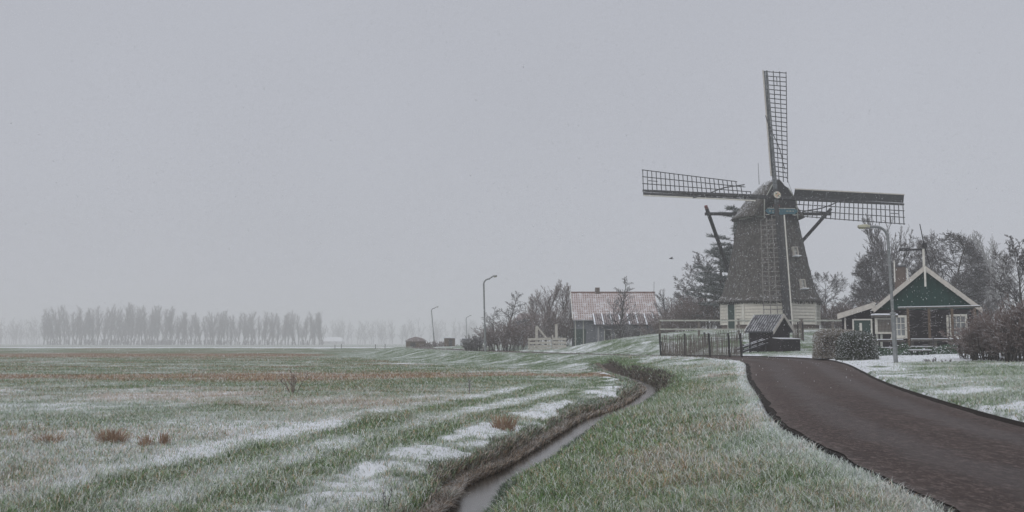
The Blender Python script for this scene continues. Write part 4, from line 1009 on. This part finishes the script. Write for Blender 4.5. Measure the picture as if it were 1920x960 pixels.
CB([(-.95, .74, .922, .93), (-.35, .70, .93, 1.42), (1.2, .70, .952, 1.42), (1.8, .72, .952, .96)]).build('cabin', M['pane_dark'], car)
MB().box((q[0], q[1] + .4, q[2] + 1.45), (.62, 0, 0), (0, .8, 0), (0, 0, .03)).build('roof', M['car_paint'], car)
for sx in (-1, 1):
    MB().box((q[0] + sx * .58, q[1] - 1.96, q[2] + .62), (.14, 0, 0), (0, .07, 0), (0, 0, .07)).build('headlight', M['white_paint'], car)
    for sy2 in (-1.3, 1.3): MB().tube([(q[0] + sx * .66, q[1] + sy2, q[2] + .31), (q[0] + sx * .87, q[1] + sy2, q[2] + .31)], .31, 14).build('wheel', M['tyre'], car)

# ------------------------------------------------------------------ street lamps
def lamp(px_b, py_b, px_t, py_t, Y, head_px, head_py, label, r=.06, base=None):
    """pole foot and top in the picture at distance Y, head end"""
    f0 = P(px_b, py_b, Y); f0[2] = H(f0[0], Y); top = P(px_t, py_t, Y); he = P(head_px, head_py, Y)
    l_ = thing('street_lamp', f0, label, 'street lamp', 'street lamps along the dyke road')
    sgn = 1 if he[0] > top[0] else -1
    mid = f0 + (top - f0) * .36
    MB().tube([f0 - UZ * .3, f0 + UZ * .1, mid], r * 1.45, 10).build('lower_pole', M['lamp_metal'], l_, smooth=False)
    dx = he[0] - top[0]; dz = he[2] - top[2]
    cur = []
    bend = min(.55, abs(dx) * .4)
    cur.append(mid); cur.append(top - UZ * bend)
    for k_ in range(1, 8):
        a = math.pi / 2 * k_ / 7
        cur.append(top - UZ * bend + np.array([sgn * bend * (1 - math.cos(a)), 0, bend * math.sin(a)]))
    end = top + np.array([dx * .62, 0, dz * .62]); cur.append(end)
    po = MB().tube(cur, [r] * 2 + [r * .9] * 7 + [r * .85], 10).build('pole', M['lamp_metal'], l_, smooth=False)
    d = he - end; d /= np.linalg.norm(d); n_ = np.cross(d, (0, 1, 0)); n_ = n_ if n_[2] > 0 else -n_
    L_ = np.linalg.norm(he - end)
    hd = MB().add([end + d * a + np.array([0, b, 0]) + n_ * c for a, b, c in ((-.02, -.06, -.05), (-.02, .06, -.05), (-.02, .06, .05), (-.02, -.06, .05),
            (L_ * .3, -.13, -.03), (L_ * .3, .13, -.03), (L_ * .3, .10, .11), (L_ * .3, -.10, .11), (L_, -.12, -.03), (L_, .12, -.03), (L_, .08, .07), (L_, -.08, .07))],
            [(3, 2, 1, 0), (0, 1, 5, 4), (1, 2, 6, 5), (2, 3, 7, 6), (3, 0, 4, 7), (4, 5, 9, 8), (5, 6, 10, 9), (6, 7, 11, 10), (7, 4, 8, 11), (8, 9, 10, 11)]).build('lamp_head', M['lamp_head'] if Y < 60 else M['lamp_metal'], l_, bevel=.012)
    MB().add([end + d * a + np.array([0, b, 0]) + n_ * c for a, b, c in ((L_ * .32, -.10, -.033), (L_ * .32, .10, -.033), (L_ * .96, .09, -.033), (L_ * .96, -.09, -.033), (L_ * .4, -.06, -.10), (L_ * .4, .06, -.10), (L_ * .9, .05, -.10), (L_ * .9, -.05, -.10))],
            [(3, 2, 1, 0), (4, 5, 6, 7), (0, 1, 5, 4), (1, 2, 6, 5), (2, 3, 7, 6), (3, 0, 4, 7)]).build('lamp_cover', M['lamp_glass'], hd)
    MB().box(mid + np.array([0, 0, 0]), (r * 1.6, 0, 0), (0, r * 1.6, 0), (0, 0, .05)).build('collar', M['lamp_metal'], l_, bevel=.01)
    return l_
lamp(1680, 690, 1664, 425, 43.7, 1609, 425, 'nearest street lamp with cream head, on the snow by the green gabled house', .065)
lamp(910, 660, 907, 523, 89.0, 932, 517, 'tall street lamp just left of the alder tree', .075)
lamp(815, 650, 809, 578, 187.0, 822, 575, 'leaning street lamp in the mist between old shed and box hut', .09)
lamp(876, 647, 874, 594, 245.0, 884, 591, 'faintest street lamp deep in the mist behind the parked car', .09)
lamp(1914, 668, 1911, 478, 62.0, 1962, 470, 'street lamp cut by the picture edge above the brown thicket', .06)

# ------------------------------------------------------------------ trees
def tube_segments(p0, p1, r0, r1, k=3):
    p0, p1 = np.asarray(p0), np.asarray(p1); r0, r1 = np.asarray(r0), np.asarray(r1)
    d = p1 - p0; L_ = np.linalg.norm(d, axis=1, keepdims=True); d = d / np.maximum(L_, 1e-6)
    ref = np.where(np.abs(d[:, 2:3]) < .9, np.array([[0., 0, 1]]), np.array([[1., 0, 0]]))
    x = np.cross(d, ref); x /= np.linalg.norm(x, axis=1, keepdims=True); y = np.cross(d, x)
    a = np.arange(k) * 2 * np.pi / k
    ca, sa = np.cos(a)[None, :, None], np.sin(a)[None, :, None]
    ring = x[:, None] * ca + y[:, None] * sa
    V = np.stack([p0[:, None] + ring * r0[:, None, None], p1[:, None] + ring * r1[:, None, None]], 1).reshape(-1, 3)
    o = (np.arange(len(p0)) * 2 * k)[:, None]
    f = np.concatenate([o + np.array([j, (j + 1) % k, k + (j + 1) % k, k + j]) for j in range(k)], 0)
    return V, f
class Tree:
    def __init__(s, seed): s.r = random.Random(seed); s.seg = [[], []]
    def branch(s, p, d, L_, r, lvl, cfg):
        R = s.r; n = cfg['n'][min(lvl, len(cfg['n']) - 1)]; step = L_ / n; d = np.array(d, float)
        kids = cfg['kids'][lvl] if lvl < len(cfg['kids']) else 0
        rmin = cfg['rmin']; pos = [np.array(p, float)]; dirs = [d]
        for i in range(n):
            w = cfg['wob'][min(lvl, len(cfg['wob']) - 1)]
            d = d + np.array([R.gauss(0, w), R.gauss(0, w), R.gauss(0, w)]) + np.array([0, 0, cfg['up'][min(lvl, len(cfg['up']) - 1)]])
            d /= np.linalg.norm(d); q = pos[-1] + d * step
            if 'env' in cfg and lvl > 0 and not cfg['env'](q, R): break
            ra = max(rmin, r * (1 - i / n * .85)); rb = max(rmin * .8, r * (1 - (i + 1) / n * .85))
            s.seg[0 if lvl < cfg['limb_levels'] else 1].append((pos[-1], q, ra, rb)); pos.append(q); dirs.append(d)
        n = len(pos) - 1
        if n < 1: return
        for k in range(kids):
            f = cfg['start'][min(lvl, len(cfg['start']) - 1)]; f = f + (1 - f) * (k + R.random()) / kids
            i = min(int(f * n), n - 1); q = pos[i] + (pos[i + 1] - pos[i]) * (f * n - i); dd = dirs[i + 1]
            a = R.uniform(0, 2 * math.pi); ref = np.array([math.cos(a), math.sin(a), R.uniform(-.3, .3)]); per = ref - dd * np.dot(ref, dd); per /= np.linalg.norm(per)
            an = math.radians(R.gauss(cfg['ang'][min(lvl, len(cfg['ang']) - 1)], 9)); nd = dd * math.cos(an) + per * math.sin(an)
            shape = cfg['shape'](f) if lvl == 0 else 1 - .55 * f
            s.branch(q, nd, L_ * cfg['ratio'][min(lvl, len(cfg['ratio']) - 1)] * shape * R.uniform(.75, 1.2), max(rmin, r * (1 - f * .8) * .55), lvl + 1, cfg)
    def meshes(s, name, k_limb=5):
        o = []
        for i, k in ((0, k_limb), (1, 3)):
            a = s.seg[i]
            V, f = tube_segments([x[0] for x in a], [x[1] for x in a], [x[2] for x in a], [x[3] for x in a], k); o.append(mesh_np(name + ('_trunk' if i == 0 else '_crown'), V, [f], i == 0))
        return o
BROAD = dict(n=[9, 6, 4, 3], kids=[20, 10, 9, 6], start=[.22, .25, .2, .15], ang=[48, 42, 40, 40], ratio=[.55, .5, .48, .45], wob=[.07, .12, .16, .2], up=[.03, .05, .03, .02], rmin=.017, limb_levels=2, shape=lambda f: 1.05 - .55 * f)
ROUND = dict(BROAD, kids=[36, 12, 9, 6], rmin=.013, env=lambda q, R: (q[0] ** 2 + q[1] ** 2) / 4.3 ** 2 + ((q[2] - 5.5) / 4.7) ** 2 < R.uniform(.8, 1.12), ang=[62, 46, 44, 44], start=[.12, .2, .15, .1], ratio=[.52, .46, .45, .45], up=[.03, .02, .02, .01], shape=lambda f: .35 + 1.0 * math.sqrt(max(0, 1 - ((f - .45) / .62) ** 2)))
ALDER = dict(BROAD, kids=[36, 10, 7], ang=[55, 45, 45], ratio=[.42, .42, .4], shape=lambda f: 1.15 - .95 * f, n=[10, 5, 3], start=[.1, .2, .15], up=[.02, .05, .04])
UPRIGHT = dict(BROAD, kids=[26, 11, 8], ang=[24, 25, 30], ratio=[.62, .45, .4], shape=lambda f: 1.1 - .8 * f, start=[.06, .2, .2], up=[.04, .07, .05], n=[8, 5, 3])
POPLAR = dict(BROAD, kids=[38, 9, 6], ang=[17, 20, 26], ratio=[.48, .4, .4], shape=lambda f: 1.15 - .85 * f, start=[.06, .2, .2], up=[.02, .08, .06], n=[8, 5, 3], rmin=.022)
SHRUB = dict(BROAD, kids=[7, 6, 4], ang=[30, 35, 40], ratio=[.55, .5, .5], shape=lambda f: 1.0 - .3 * f, start=[.15, .15, .15], up=[.0, .03, .02], n=[5, 4, 3], wob=[.12, .16, .2], limb_levels=1, rmin=.009)
_cache = {}
def tree_mesh(key, cfg, seed, h, r):
    if key not in _cache:
        t_ = Tree(seed); t_.branch((0, 0, -.2), (0, 0, 1), h, r, 0, cfg); _cache[key] = t_.meshes(key)
    return _cache[key]
TCAT = {}
def tree(key, cfg, seed, px, py_top, Y, label, sx=1.0, rz=None, bark='bark', twig='twig', name='bare_tree', group=None, r=None, x=None, z=None, h0=10.0):
    X = P(px, 600, Y)[0] if x is None else x; z = H(X, Y) if z is None else z
    h = P(px, py_top, Y)[2] - z
    tm, cm = tree_mesh(key, cfg, seed, h0, r or h0 * .018)
    o = thing(name, (X, Y, z), label, 'tree', group)
    s_ = h / (h0 * 1.02); rz = random.Random(seed + int(px)).uniform(0, 6.28) if rz is None else rz
    for nm, me, mt in (('trunk', tm, bark), ('crown', cm, twig)):
        if not me.materials: me.materials.append(M[mt])
        c = bpy.data.objects.new(nm, me); COL.objects.link(c); c.parent = o; c.scale = (s_ * sx, s_ * sx, s_); c.rotation_euler = (0, 0, rz)
        if me.materials[0] != M[mt]:
            c.material_slots[0].link = 'OBJECT'; c.material_slots[0].material = M[mt]
    return o
# the misty poplar row
rp = random.Random(31); npop = 84
for i in range(npop):
    px = 86 + (604 - 86) * i / (npop - 1) + rp.uniform(-2.5, 2.5)
    top = 583 + rp.uniform(-7, 6) - (3 if 15 < i < 37 else 0) + (14 if i < 3 else 0) + (9 if i > 37 else 0)
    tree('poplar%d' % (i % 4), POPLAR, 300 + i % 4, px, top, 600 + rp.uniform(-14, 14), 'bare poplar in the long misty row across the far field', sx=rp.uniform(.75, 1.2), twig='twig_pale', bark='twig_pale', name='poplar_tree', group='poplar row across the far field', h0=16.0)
# single trees
tree('alder', ALDER, 11, 950, 546, 108, 'bare alder tree with dark cones just right of the tall street lamp', sx=1.25, name='alder_tree')
tree('alder2', ALDER, 12, 934, 572, 110, 'lower bare alder leaning on the left flank of the tall alder', sx=1.2, name='alder_tree')
tree('upright', UPRIGHT, 13, 1022, 542, 125, 'upright bushy bare tree behind the plank gate', sx=1.25, twig='twig_red')
tree('upright2', UPRIGHT, 14, 1058, 540, 128, 'upright bushy bare tree at the left end of the farmhouse', sx=1.1, twig='twig_red')
tree('upright2', UPRIGHT, 14, 1003, 560, 130, 'shorter bushy tree between the far barn and the plank gate', sx=1.3, twig='twig_red', rz=2)
tree('garden', ALDER, 15, 1162, 520, 106, 'small bare garden tree in front of the red tiled roof', sx=.95)
tree('garden2', UPRIGHT, 16, 1250, 556, 112, 'thin bare tree just right of the farmhouse', sx=1.1)
tree('broad1', BROAD, 21, 1330, 500, 104, 'spreading bare tree behind the left flank of the windmill', sx=1.15)
tree('broad2', BROAD, 22, 1296, 556, 106, 'low bare tree between farmhouse and windmill', sx=1.3)
tree('broad2', BROAD, 22, 1546, 525, 125, 'pale bare tree just behind the right flank of the windmill', sx=1.0, rz=1.0)
tree('broad3', BROAD, 23, 1590, 562, 108, 'low bare tree between windmill and green gabled house', sx=1.35)
tree('round', ROUND, 24, 1650, 462, 96, 'dense bare tree rising left of the brick chimney', sx=.72, rz=2.2)
tree('upright', UPRIGHT, 13, 1682, 425, 98, 'slender upright tree above the brick chimney', sx=.9, rz=.5)
tree('round', ROUND, 24, 1772, 428, 84, 'largest bare tree, round crowned, behind the green gable', sx=.92, r=.24)
tree('broad3', BROAD, 23, 1716, 470, 92, 'bare tree directly behind the wind vane', sx=1.1, rz=4)
tree('round', ROUND, 24, 1826, 500, 90, 'lower bare tree on the right shoulder of the largest crown', sx=.8, rz=3.4)
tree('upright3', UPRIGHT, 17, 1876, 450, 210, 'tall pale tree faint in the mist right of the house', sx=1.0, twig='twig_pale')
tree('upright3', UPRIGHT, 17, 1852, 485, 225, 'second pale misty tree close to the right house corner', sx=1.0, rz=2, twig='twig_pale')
tree('broad1', BROAD, 21, 1925, 478, 60, 'dark bare tree at the right picture edge above the thicket', sx=.95, rz=.9)
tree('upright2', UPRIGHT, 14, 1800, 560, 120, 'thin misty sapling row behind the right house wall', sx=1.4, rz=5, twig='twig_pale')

# bushes: many stems from one foot
def bush(name, key, seed, px, py_b, py_t, Y, wpx, label, twig='twig_red', stems=26, depth=1.0, group=None, rmin=None):
    X = P(px, 650, Y)[0]; z = H(X, Y); h = P(px, py_t, Y)[2] - z; w = wpx * Y / F / 2
    o = thing(name, (X, Y, z), label, 'shrub', group)
    if key not in _cache:
        t_ = Tree(seed); R = t_.r; cfg = dict(SHRUB)
        if rmin: cfg['rmin'] = rmin
        for i in range(stems):
            a = R.uniform(0, 6.28); rr2 = math.sqrt(R.random()) * .75; sx_, sy_2 = math.cos(a) * rr2, math.sin(a) * rr2
            t_.branch((sx_ * w, sy_2 * w * depth, -.1), (sx_ * .55 * w / h + R.gauss(0, .12), sy_2 * .4 + R.gauss(0, .12), 1), h * (1.0 - .35 * rr2 ** 2) * R.uniform(.72, 1.0), .03, 0, cfg)
        _cache[key] = t_.meshes(key, 4)
    for nm, me, mt in (('stems', _cache[key][0], 'bark'), ('twigs', _cache[key][1], twig)):
        if not me.materials: me.materials.append(M[mt])
        c = bpy.data.objects.new(nm, me); COL.objects.link(c); c.parent = o; c['kind'] = 'stuff'
    return o
bush('brown_bush', 'thick1', 41, 1868, 685, 588, 44, 120, 'tall reddish brown thicket at the right picture edge', stems=60)
bush('brown_bush', 'thick2', 42, 1915, 685, 570, 41, 90, 'thicket nearest the right edge, below the cut-off street lamp', stems=46)
bush('brown_bush', 'thick3', 43, 1826, 688, 615, 46, 70, 'lower brown bush in front of the right house corner', stems=36)
bush('brown_bush', 'low1', 44, 1760, 690, 668, 44, 70, 'thin low scrub on the snow below the garden rail', stems=16, twig='twig_pale')
bush('alder_bush', 'ab1', 45, 950, 658, 605, 103, 90, 'dense brown undergrowth round the foot of the alder', stems=50, rmin=.016)
bush('alder_bush', 'ab2', 46, 888, 658, 630, 98, 46, 'grey scrub left of the tall street lamp foot', stems=30, twig='twig_pale', rmin=.016)
bush('alder_bush', 'ab3', 47, 1030, 640, 585, 120, 120, 'reddish undergrowth behind the plank gate', stems=60, rmin=.018)
bush('alder_bush', 'ab4', 48, 1250, 610, 585, 108, 70, 'brown scrub on the mound right of the farmhouse', stems=34, rmin=.016)
bush('alder_bush', 'ab5', 49, 1312, 600, 558, 100, 90, 'dark scrub at the left foot of the windmill', stems=50, rmin=.016)
bush('alder_bush', 'ab6', 50, 1575, 610, 570, 98, 80, 'dark scrub at the right foot of the windmill', stems=44, rmin=.016)
bush('alder_bush', 'ab7', 51, 820, 652, 640, 172, 90, 'brown brambles between old shed and box hut', stems=44, rmin=.022)
bush('alder_bush', 'ab8', 52, 1180, 640, 610, 109, 60, 'grey scrub before the farmhouse extension', stems=24, twig='twig_pale', rmin=.014)
bush('alder_bush', 'ab9', 53, 1700, 600, 560, 92, 300, 'undergrowth belt behind the green gabled house', stems=90, rmin=.018)
# weeds and dry tussocks on the field
def weed(px, py, py_t, label, n=7, spread=.25, z=-.35, mat='twig_red', name='dry_weed', hvar=.5):
    q = G(px, py, z); q[2] = H(q[0], q[1]); h = P(px, py_t, q[1])[2] - q[2]; R = random.Random(int(px))
    m_ = MB(); wr = min(.010, .0004 * q[1])
    for i in range(n):
        a = R.uniform(0, 6.28); l = R.random() * spread; hh = h * R.uniform(hvar, 1); tk = n > 12
        b = q + np.array([math.cos(a), math.sin(a), 0]) * l * (.62 if tk else .3)
        if tk: l *= .35; a += R.gauss(0, .8)
        p1 = b + np.array([math.cos(a) * l * .6, math.sin(a) * l * .6, hh * .6]); p2 = b + np.array([math.cos(a) * l * 1.2, math.sin(a) * l * 1.2, hh])
        m_.tube([b - UZ * .03, p1, p2], [.004, .004, .002] if tk else [wr, wr * .8, wr * .4], 3 if tk else 4, False)
        if n < 12:
            for k_ in range(4):
                f_ = R.uniform(.4, 1); s_ = b + (p2 - b) * f_; m_.tube([s_, s_ + np.array([R.uniform(-.12, .12), R.uniform(-.1, .1), .12]) * min(1, h / .8)], [wr * .7, wr * .4], 3, False)
    o = m_.build(name, M['rust_grass' if n > 12 else mat], None)
    return tag(o, label, 'weed' if name == 'dry_weed' else 'grass tuft')
weed(550, 738, 690, 'tall dry weed stalks standing alone in the far brown grass', 9, .35)
weed(880, 738, 702, 'thin faint weed stalk in the middle of the field', 3, .15, mat='twig_pale')
weed(945, 808, 776, 'reddish tussock on the ditch bank among snow patches', 220, .30, name='grass_tussock', hvar=.35)
weed(212, 832, 803, 'widest rusty tussock above the long snow stripe', 260, .32, name='grass_tussock', hvar=.35)
weed(274, 838, 812, 'rusty tussock right of the widest one', 90, .16, name='grass_tussock', hvar=.35)
weed(308, 836, 810, 'third rusty tussock, nearest the snow stripe end', 90, .14, name='grass_tussock', hvar=.35)
weed(90, 832, 812, 'faint straw tussock far left above the snow stripe', 110, .3, name='grass_tussock', hvar=.3)
weed(722, 958, 905, 'thin bare stalk on the snowy bank at the bottom', 3, .12, mat='bark')

# pine behind the mill
def pine(px, py_top, Y, label):
    X = P(px, 600, Y)[0]; z = H(X, Y); h = P(px, py_top, Y)[2] - z; R = random.Random(6)
    o = thing('pine_tree', (X, Y, z), label, 'tree')
    m_ = MB().tube([(X, Y, z - .2), (X + .1, Y, z + h * .5), (X, Y, z + h)], [.28, .18, .04], 8); rgn = np.random.default_rng(3); C_ = []
    for i in range(54):
        f = .12 + .86 * i / 54 + R.uniform(-.01, .01); L_ = (1 - f) ** .8 * 3.9 + .8; a = R.uniform(0, 6.28); zb2 = z + h * f
        d = np.array([math.cos(a), math.sin(a), R.uniform(-.05, .25)]); e = np.array([X, Y, zb2]) + d * L_ * R.uniform(.7, 1.1)
        m_.tube([(X, Y, zb2), (np.array([X, Y, zb2]) + e) / 2 + UZ * .05, e], [.05, .035, .015], 5, False)
        for k_ in range(5): C_.append((np.array([X, Y, zb2]) + (e - np.array([X, Y, zb2])) * (.35 + .65 * k_ / 4), .35 + .25 * R.random()))
    m_.build('trunk', M['bark'], o)
    P0, P1 = [], []
    for c, rad in C_:
        n_ = 60; dv = rgn.normal(0, 1, (n_, 3)); dv /= np.linalg.norm(dv, axis=1, keepdims=True); dv[:, 2] = np.abs(dv[:, 2]) * .5
        b0 = c + dv * rgn.uniform(0, rad * .9, (n_, 1)); d2 = dv + rgn.normal(0, .4, (n_, 3)); P0.append(b0); P1.append(b0 + d2 * .22)
    P0, P1 = np.concatenate(P0), np.concatenate(P1); V, f = tube_segments(P0, P1, np.full(len(P0), .022), np.full(len(P0), .012), 3)
    me = mesh_np('crown', V - np.array([[X, Y, z]]), [f]); put('crown', me, M['needle'], o)
pine(1380, 384, 97, 'dark layered pine tree close behind the left side of the windmill')
pine(1352, 462, 101, 'lower pine tree left of the tall pine behind the mill')

# hedges
def hedge(px0, px1, py_t, py_b, Y, depth, label, mat, seed, n, rnd):
    x0, x1 = P(px0, 650, Y)[0], P(px1, 650, Y)[0]; cx, hw2 = (x0 + x1) / 2, (x1 - x0) / 2; z = H(cx, Y); ht = P(cx, py_t, Y)[2] - z
    ht = P(px0, py_t, Y)[2] - z
    o = thing('hedge', (cx, Y, z), label, 'hedge'); g_ = np.random.default_rng(seed)
    # points on a rounded block (superellipsoid)
    d = g_.normal(0, 1, (n, 3)); d[:, 2] = np.abs(d[:, 2]); d /= (np.abs(d) ** rnd).sum(1, keepdims=True) ** (1 / rnd)
    rad = g_.uniform(.80, 1.03, (n, 1)); p = d * rad * np.array([[hw2, depth, ht]])
    bumpy = 1 + .10 * (fbm(p[:, 0] * 2.2 + 40, p[:, 2] * 2.2 + p[:, 1] * 2 + 40, seed) - .5); p *= bumpy[:, None]
    low = g_.uniform(0, 1, n) < .25; p[low, 2] *= g_.uniform(0, .6, low.sum())
    a = g_.normal(0, 1, (n, 3)); a /= np.linalg.norm(a, axis=1, keepdims=True); b = np.cross(a, g_.normal(0, 1, (n, 3))); b /= np.linalg.norm(b, axis=1, keepdims=True)
    s_ = g_.uniform(.03, .065, (n, 1)) * (.6 if rnd > 4 else 1)
    V = np.stack([p - a * s_, p + b * s_ * .6, p + a * s_, p - b * s_ * .6], 1).reshape(-1, 3); f = np.arange(n * 4).reshape(-1, 4)
    put('foliage', mesh_np('foliage', V, [f]), M[mat], o)
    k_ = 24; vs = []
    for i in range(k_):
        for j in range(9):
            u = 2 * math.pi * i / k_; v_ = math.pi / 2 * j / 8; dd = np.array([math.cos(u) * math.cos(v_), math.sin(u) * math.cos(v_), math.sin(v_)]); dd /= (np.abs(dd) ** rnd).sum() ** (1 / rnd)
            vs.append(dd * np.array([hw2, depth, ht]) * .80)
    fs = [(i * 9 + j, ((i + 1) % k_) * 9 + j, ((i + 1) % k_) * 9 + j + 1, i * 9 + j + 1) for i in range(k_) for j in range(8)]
    m_ = MB().add(np.array(vs) + np.array([cx, Y, z]), fs); m_.build('inner_core', M['dark_core'], o)  # solid dark core filling the inside of the hedge
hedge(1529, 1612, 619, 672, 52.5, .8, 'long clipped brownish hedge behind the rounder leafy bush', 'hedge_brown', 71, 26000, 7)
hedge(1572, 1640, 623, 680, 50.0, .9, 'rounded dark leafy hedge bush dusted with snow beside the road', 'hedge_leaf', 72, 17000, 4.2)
def ground_plants(px0, px1, Y, label, seed, n, hmax):
    g_ = np.random.default_rng(seed); x0, x1 = P(px0, 650, Y)[0], P(px1, 650, Y)[0]
    x = g_.uniform(x0, x1, n); y = Y + g_.normal(0, .5, n); z = height(x, y) + g_.uniform(0, hmax, n) * fbm(x * 1.2, y * 1.2, seed) * 1.6
    p = np.stack([x, y, z], 1); a = g_.normal(0, 1, (n, 3)); a /= np.linalg.norm(a, axis=1, keepdims=True); b = np.cross(a, g_.normal(0, 1, (n, 3))); b /= np.linalg.norm(b, axis=1, keepdims=True)
    s_ = g_.uniform(.04, .09, (n, 1)); V = np.stack([p - a * s_, p + b * s_ * .5, p + a * s_, p - b * s_ * .5], 1).reshape(-1, 3)
    o = put('ground_cover', mesh_np('ground_cover', V, [np.arange(n * 4).reshape(-1, 4)]), M['low_leaf']); o['kind'] = 'stuff'; o['label'] = label
ground_plants(1640, 1815, 55, 'low green leafy plants along the house front', 5, 5200, .55)

# bird
q = P(1258, 485, 70); bird = thing('bird', q, 'tiny dark bird flying left of the windmill', 'bird')
MB().tube([q + np.array([-.13, 0, 0]), q + np.array([-.09, 0, .015]), q + np.array([0, 0, .02]), q + np.array([.10, 0, .0]), q + np.array([.2, 0, -.01])], [.008, .03, .045, .03, .006], 8).build('body', M['bird'], bird, smooth=True)
for sg in (-1, 1): MB().prism([q + np.array([-.05, sg * .03, .02]), q + np.array([.06, sg * .03, .02]), q + np.array([.10, sg * .22, .09]), q + np.array([.02, sg * .26, .10])], (0, 0, .008)).build('wing', M['bird'], bird)

# far misty woods beyond everything, too faint to tell the trees apart
def far_wood(px0, px1, top, Y, n, seed, label):
    R = random.Random(seed); t_ = Tree(seed); cfg = dict(POPLAR, kids=[9, 5], rmin=.10, ang=[35, 35], ratio=[.45, .45], limb_levels=1)
    for i in range(n):
        px = R.uniform(px0, px1); x = P(px, 600, Y)[0]; y = Y + R.uniform(-25, 25); h = (P(px, top, Y)[2] - .1) * R.uniform(.7, 1.05)
        t_.branch((x, y, -.5), (0, 0, 1), h, .22, 0, cfg)
    a = t_.seg[0] + t_.seg[1]; V, f = tube_segments([s[0] for s in a], [s[1] for s in a], [s[2] for s in a], [s[3] for s in a], 3)
    o = put('far_wood', mesh_np('far_wood', V, [f]), M['twig']); o['kind'] = 'stuff'; o['label'] = label
far_wood(-60, 82, 598, 900, 60, 61, 'faint misty wood at the left edge of the horizon')
far_wood(84, 606, 634, 604, 150, 63, 'low misty undergrowth at the foot of the poplar row')
far_wood(620, 900, 600, 950, 90, 62, 'faint misty wood beyond the dyke')
# posts along the far dyke edge
rp = random.Random(3)
for i, px in enumerate((628, 640, 704, 722)):
    q = P(px, 652, 238); q[2] = H(q[0], 238)
    tag(MB().bar(q - UZ * .2, q + UZ * rp.uniform(1.0, 1.5), .14, .14, up=(0, 1, 0)).build('marker_post', M['tar_wood'], None), 'lone dark marker post on the far snowy dyke', 'post', 'marker posts on the far dyke')

# ------------------------------------------------------------------ falling snow
g_ = np.random.default_rng(15); n = 120000
y = 80 * g_.uniform(0, 1, n) ** (1 / 2.2) + 14; x = g_.uniform(-.6, .6, n) * y; z = g_.uniform(0, 1, n) * (.5 * y + 3) - .5
ok = z > height(x, y) + .05; x, y, z = x[ok], y[ok], z[ok]; n = len(x)
c = np.stack([x, y, z], 1); s_ = np.clip(g_.normal(.0080, .003, (n, 1)), .003, .014) * (.6 + .4 * np.minimum(y / 60, 1))[:, None]
tet = np.array([[1, 1, 1], [-1, -1, 1], [-1, 1, -1], [1, -1, -1]], float)
st = np.array([[.6, .6, 1.7]])                                   # flakes are tumbling clumps, longer than wide
V = (c[:, None] + tet[None] * st * s_[:, None] * g_.choice([-1, 1], (n, 1, 3))).reshape(-1, 3)
o = np.arange(n)[:, None] * 4; f = np.concatenate([o + np.array(k) for k in ((0, 1, 2), (0, 3, 1), (0, 2, 3), (1, 3, 2))])
t = NT('snowflake'); td = t.n.new('ShaderNodeBsdfTranslucent'); tm_ = t.n.new('ShaderNodeMixShader'); tm_.inputs[0].default_value = .5
td.inputs['Color'].default_value = (.9, .91, .93, 1); t.b.inputs['Base Color'].default_value = (.9, .91, .93, 1); t.b.inputs['Roughness'].default_value = .9
t.link(t.b.outputs[0], tm_.inputs[1]); t.link(td.outputs[0], tm_.inputs[2]); t.link(tm_.outputs[0], t.n['Material Output'].inputs['Surface'])
M['flake'] = t.m
fl = put('snowfall', mesh_np('snowfall', V, [f]), M['flake']); fl['kind'] = 'stuff'

# ------------------------------------------------------------------ haze: snow-laden air
hx = MB().box((0, 50, 13.5), (1720, 0, 0), (0, 1760, 0), (0, 0, 15.8)).build('haze', None, None)
hm = bpy.data.materials.new('haze_air'); hm.use_nodes = True; hm.node_tree.nodes.clear()
ho = hm.node_tree.nodes.new("ShaderNodeOutputMaterial"); pv = hm.node_tree.nodes.new("ShaderNodeVolumePrincipled")
pv.inputs['Color'].default_value = (.97, .98, .995, 1); pv.inputs['Density'].default_value = HAZE_DENSITY
pv.inputs['Density Attribute'].default_value = ''; pv.inputs['Anisotropy'].default_value = 0.0
hm.node_tree.links.new(pv.outputs[0], ho.inputs['Volume'])
hx.data.materials.append(hm); hx['kind'] = 'stuff'; hx['label'] = 'pale snowy haze filling the air'
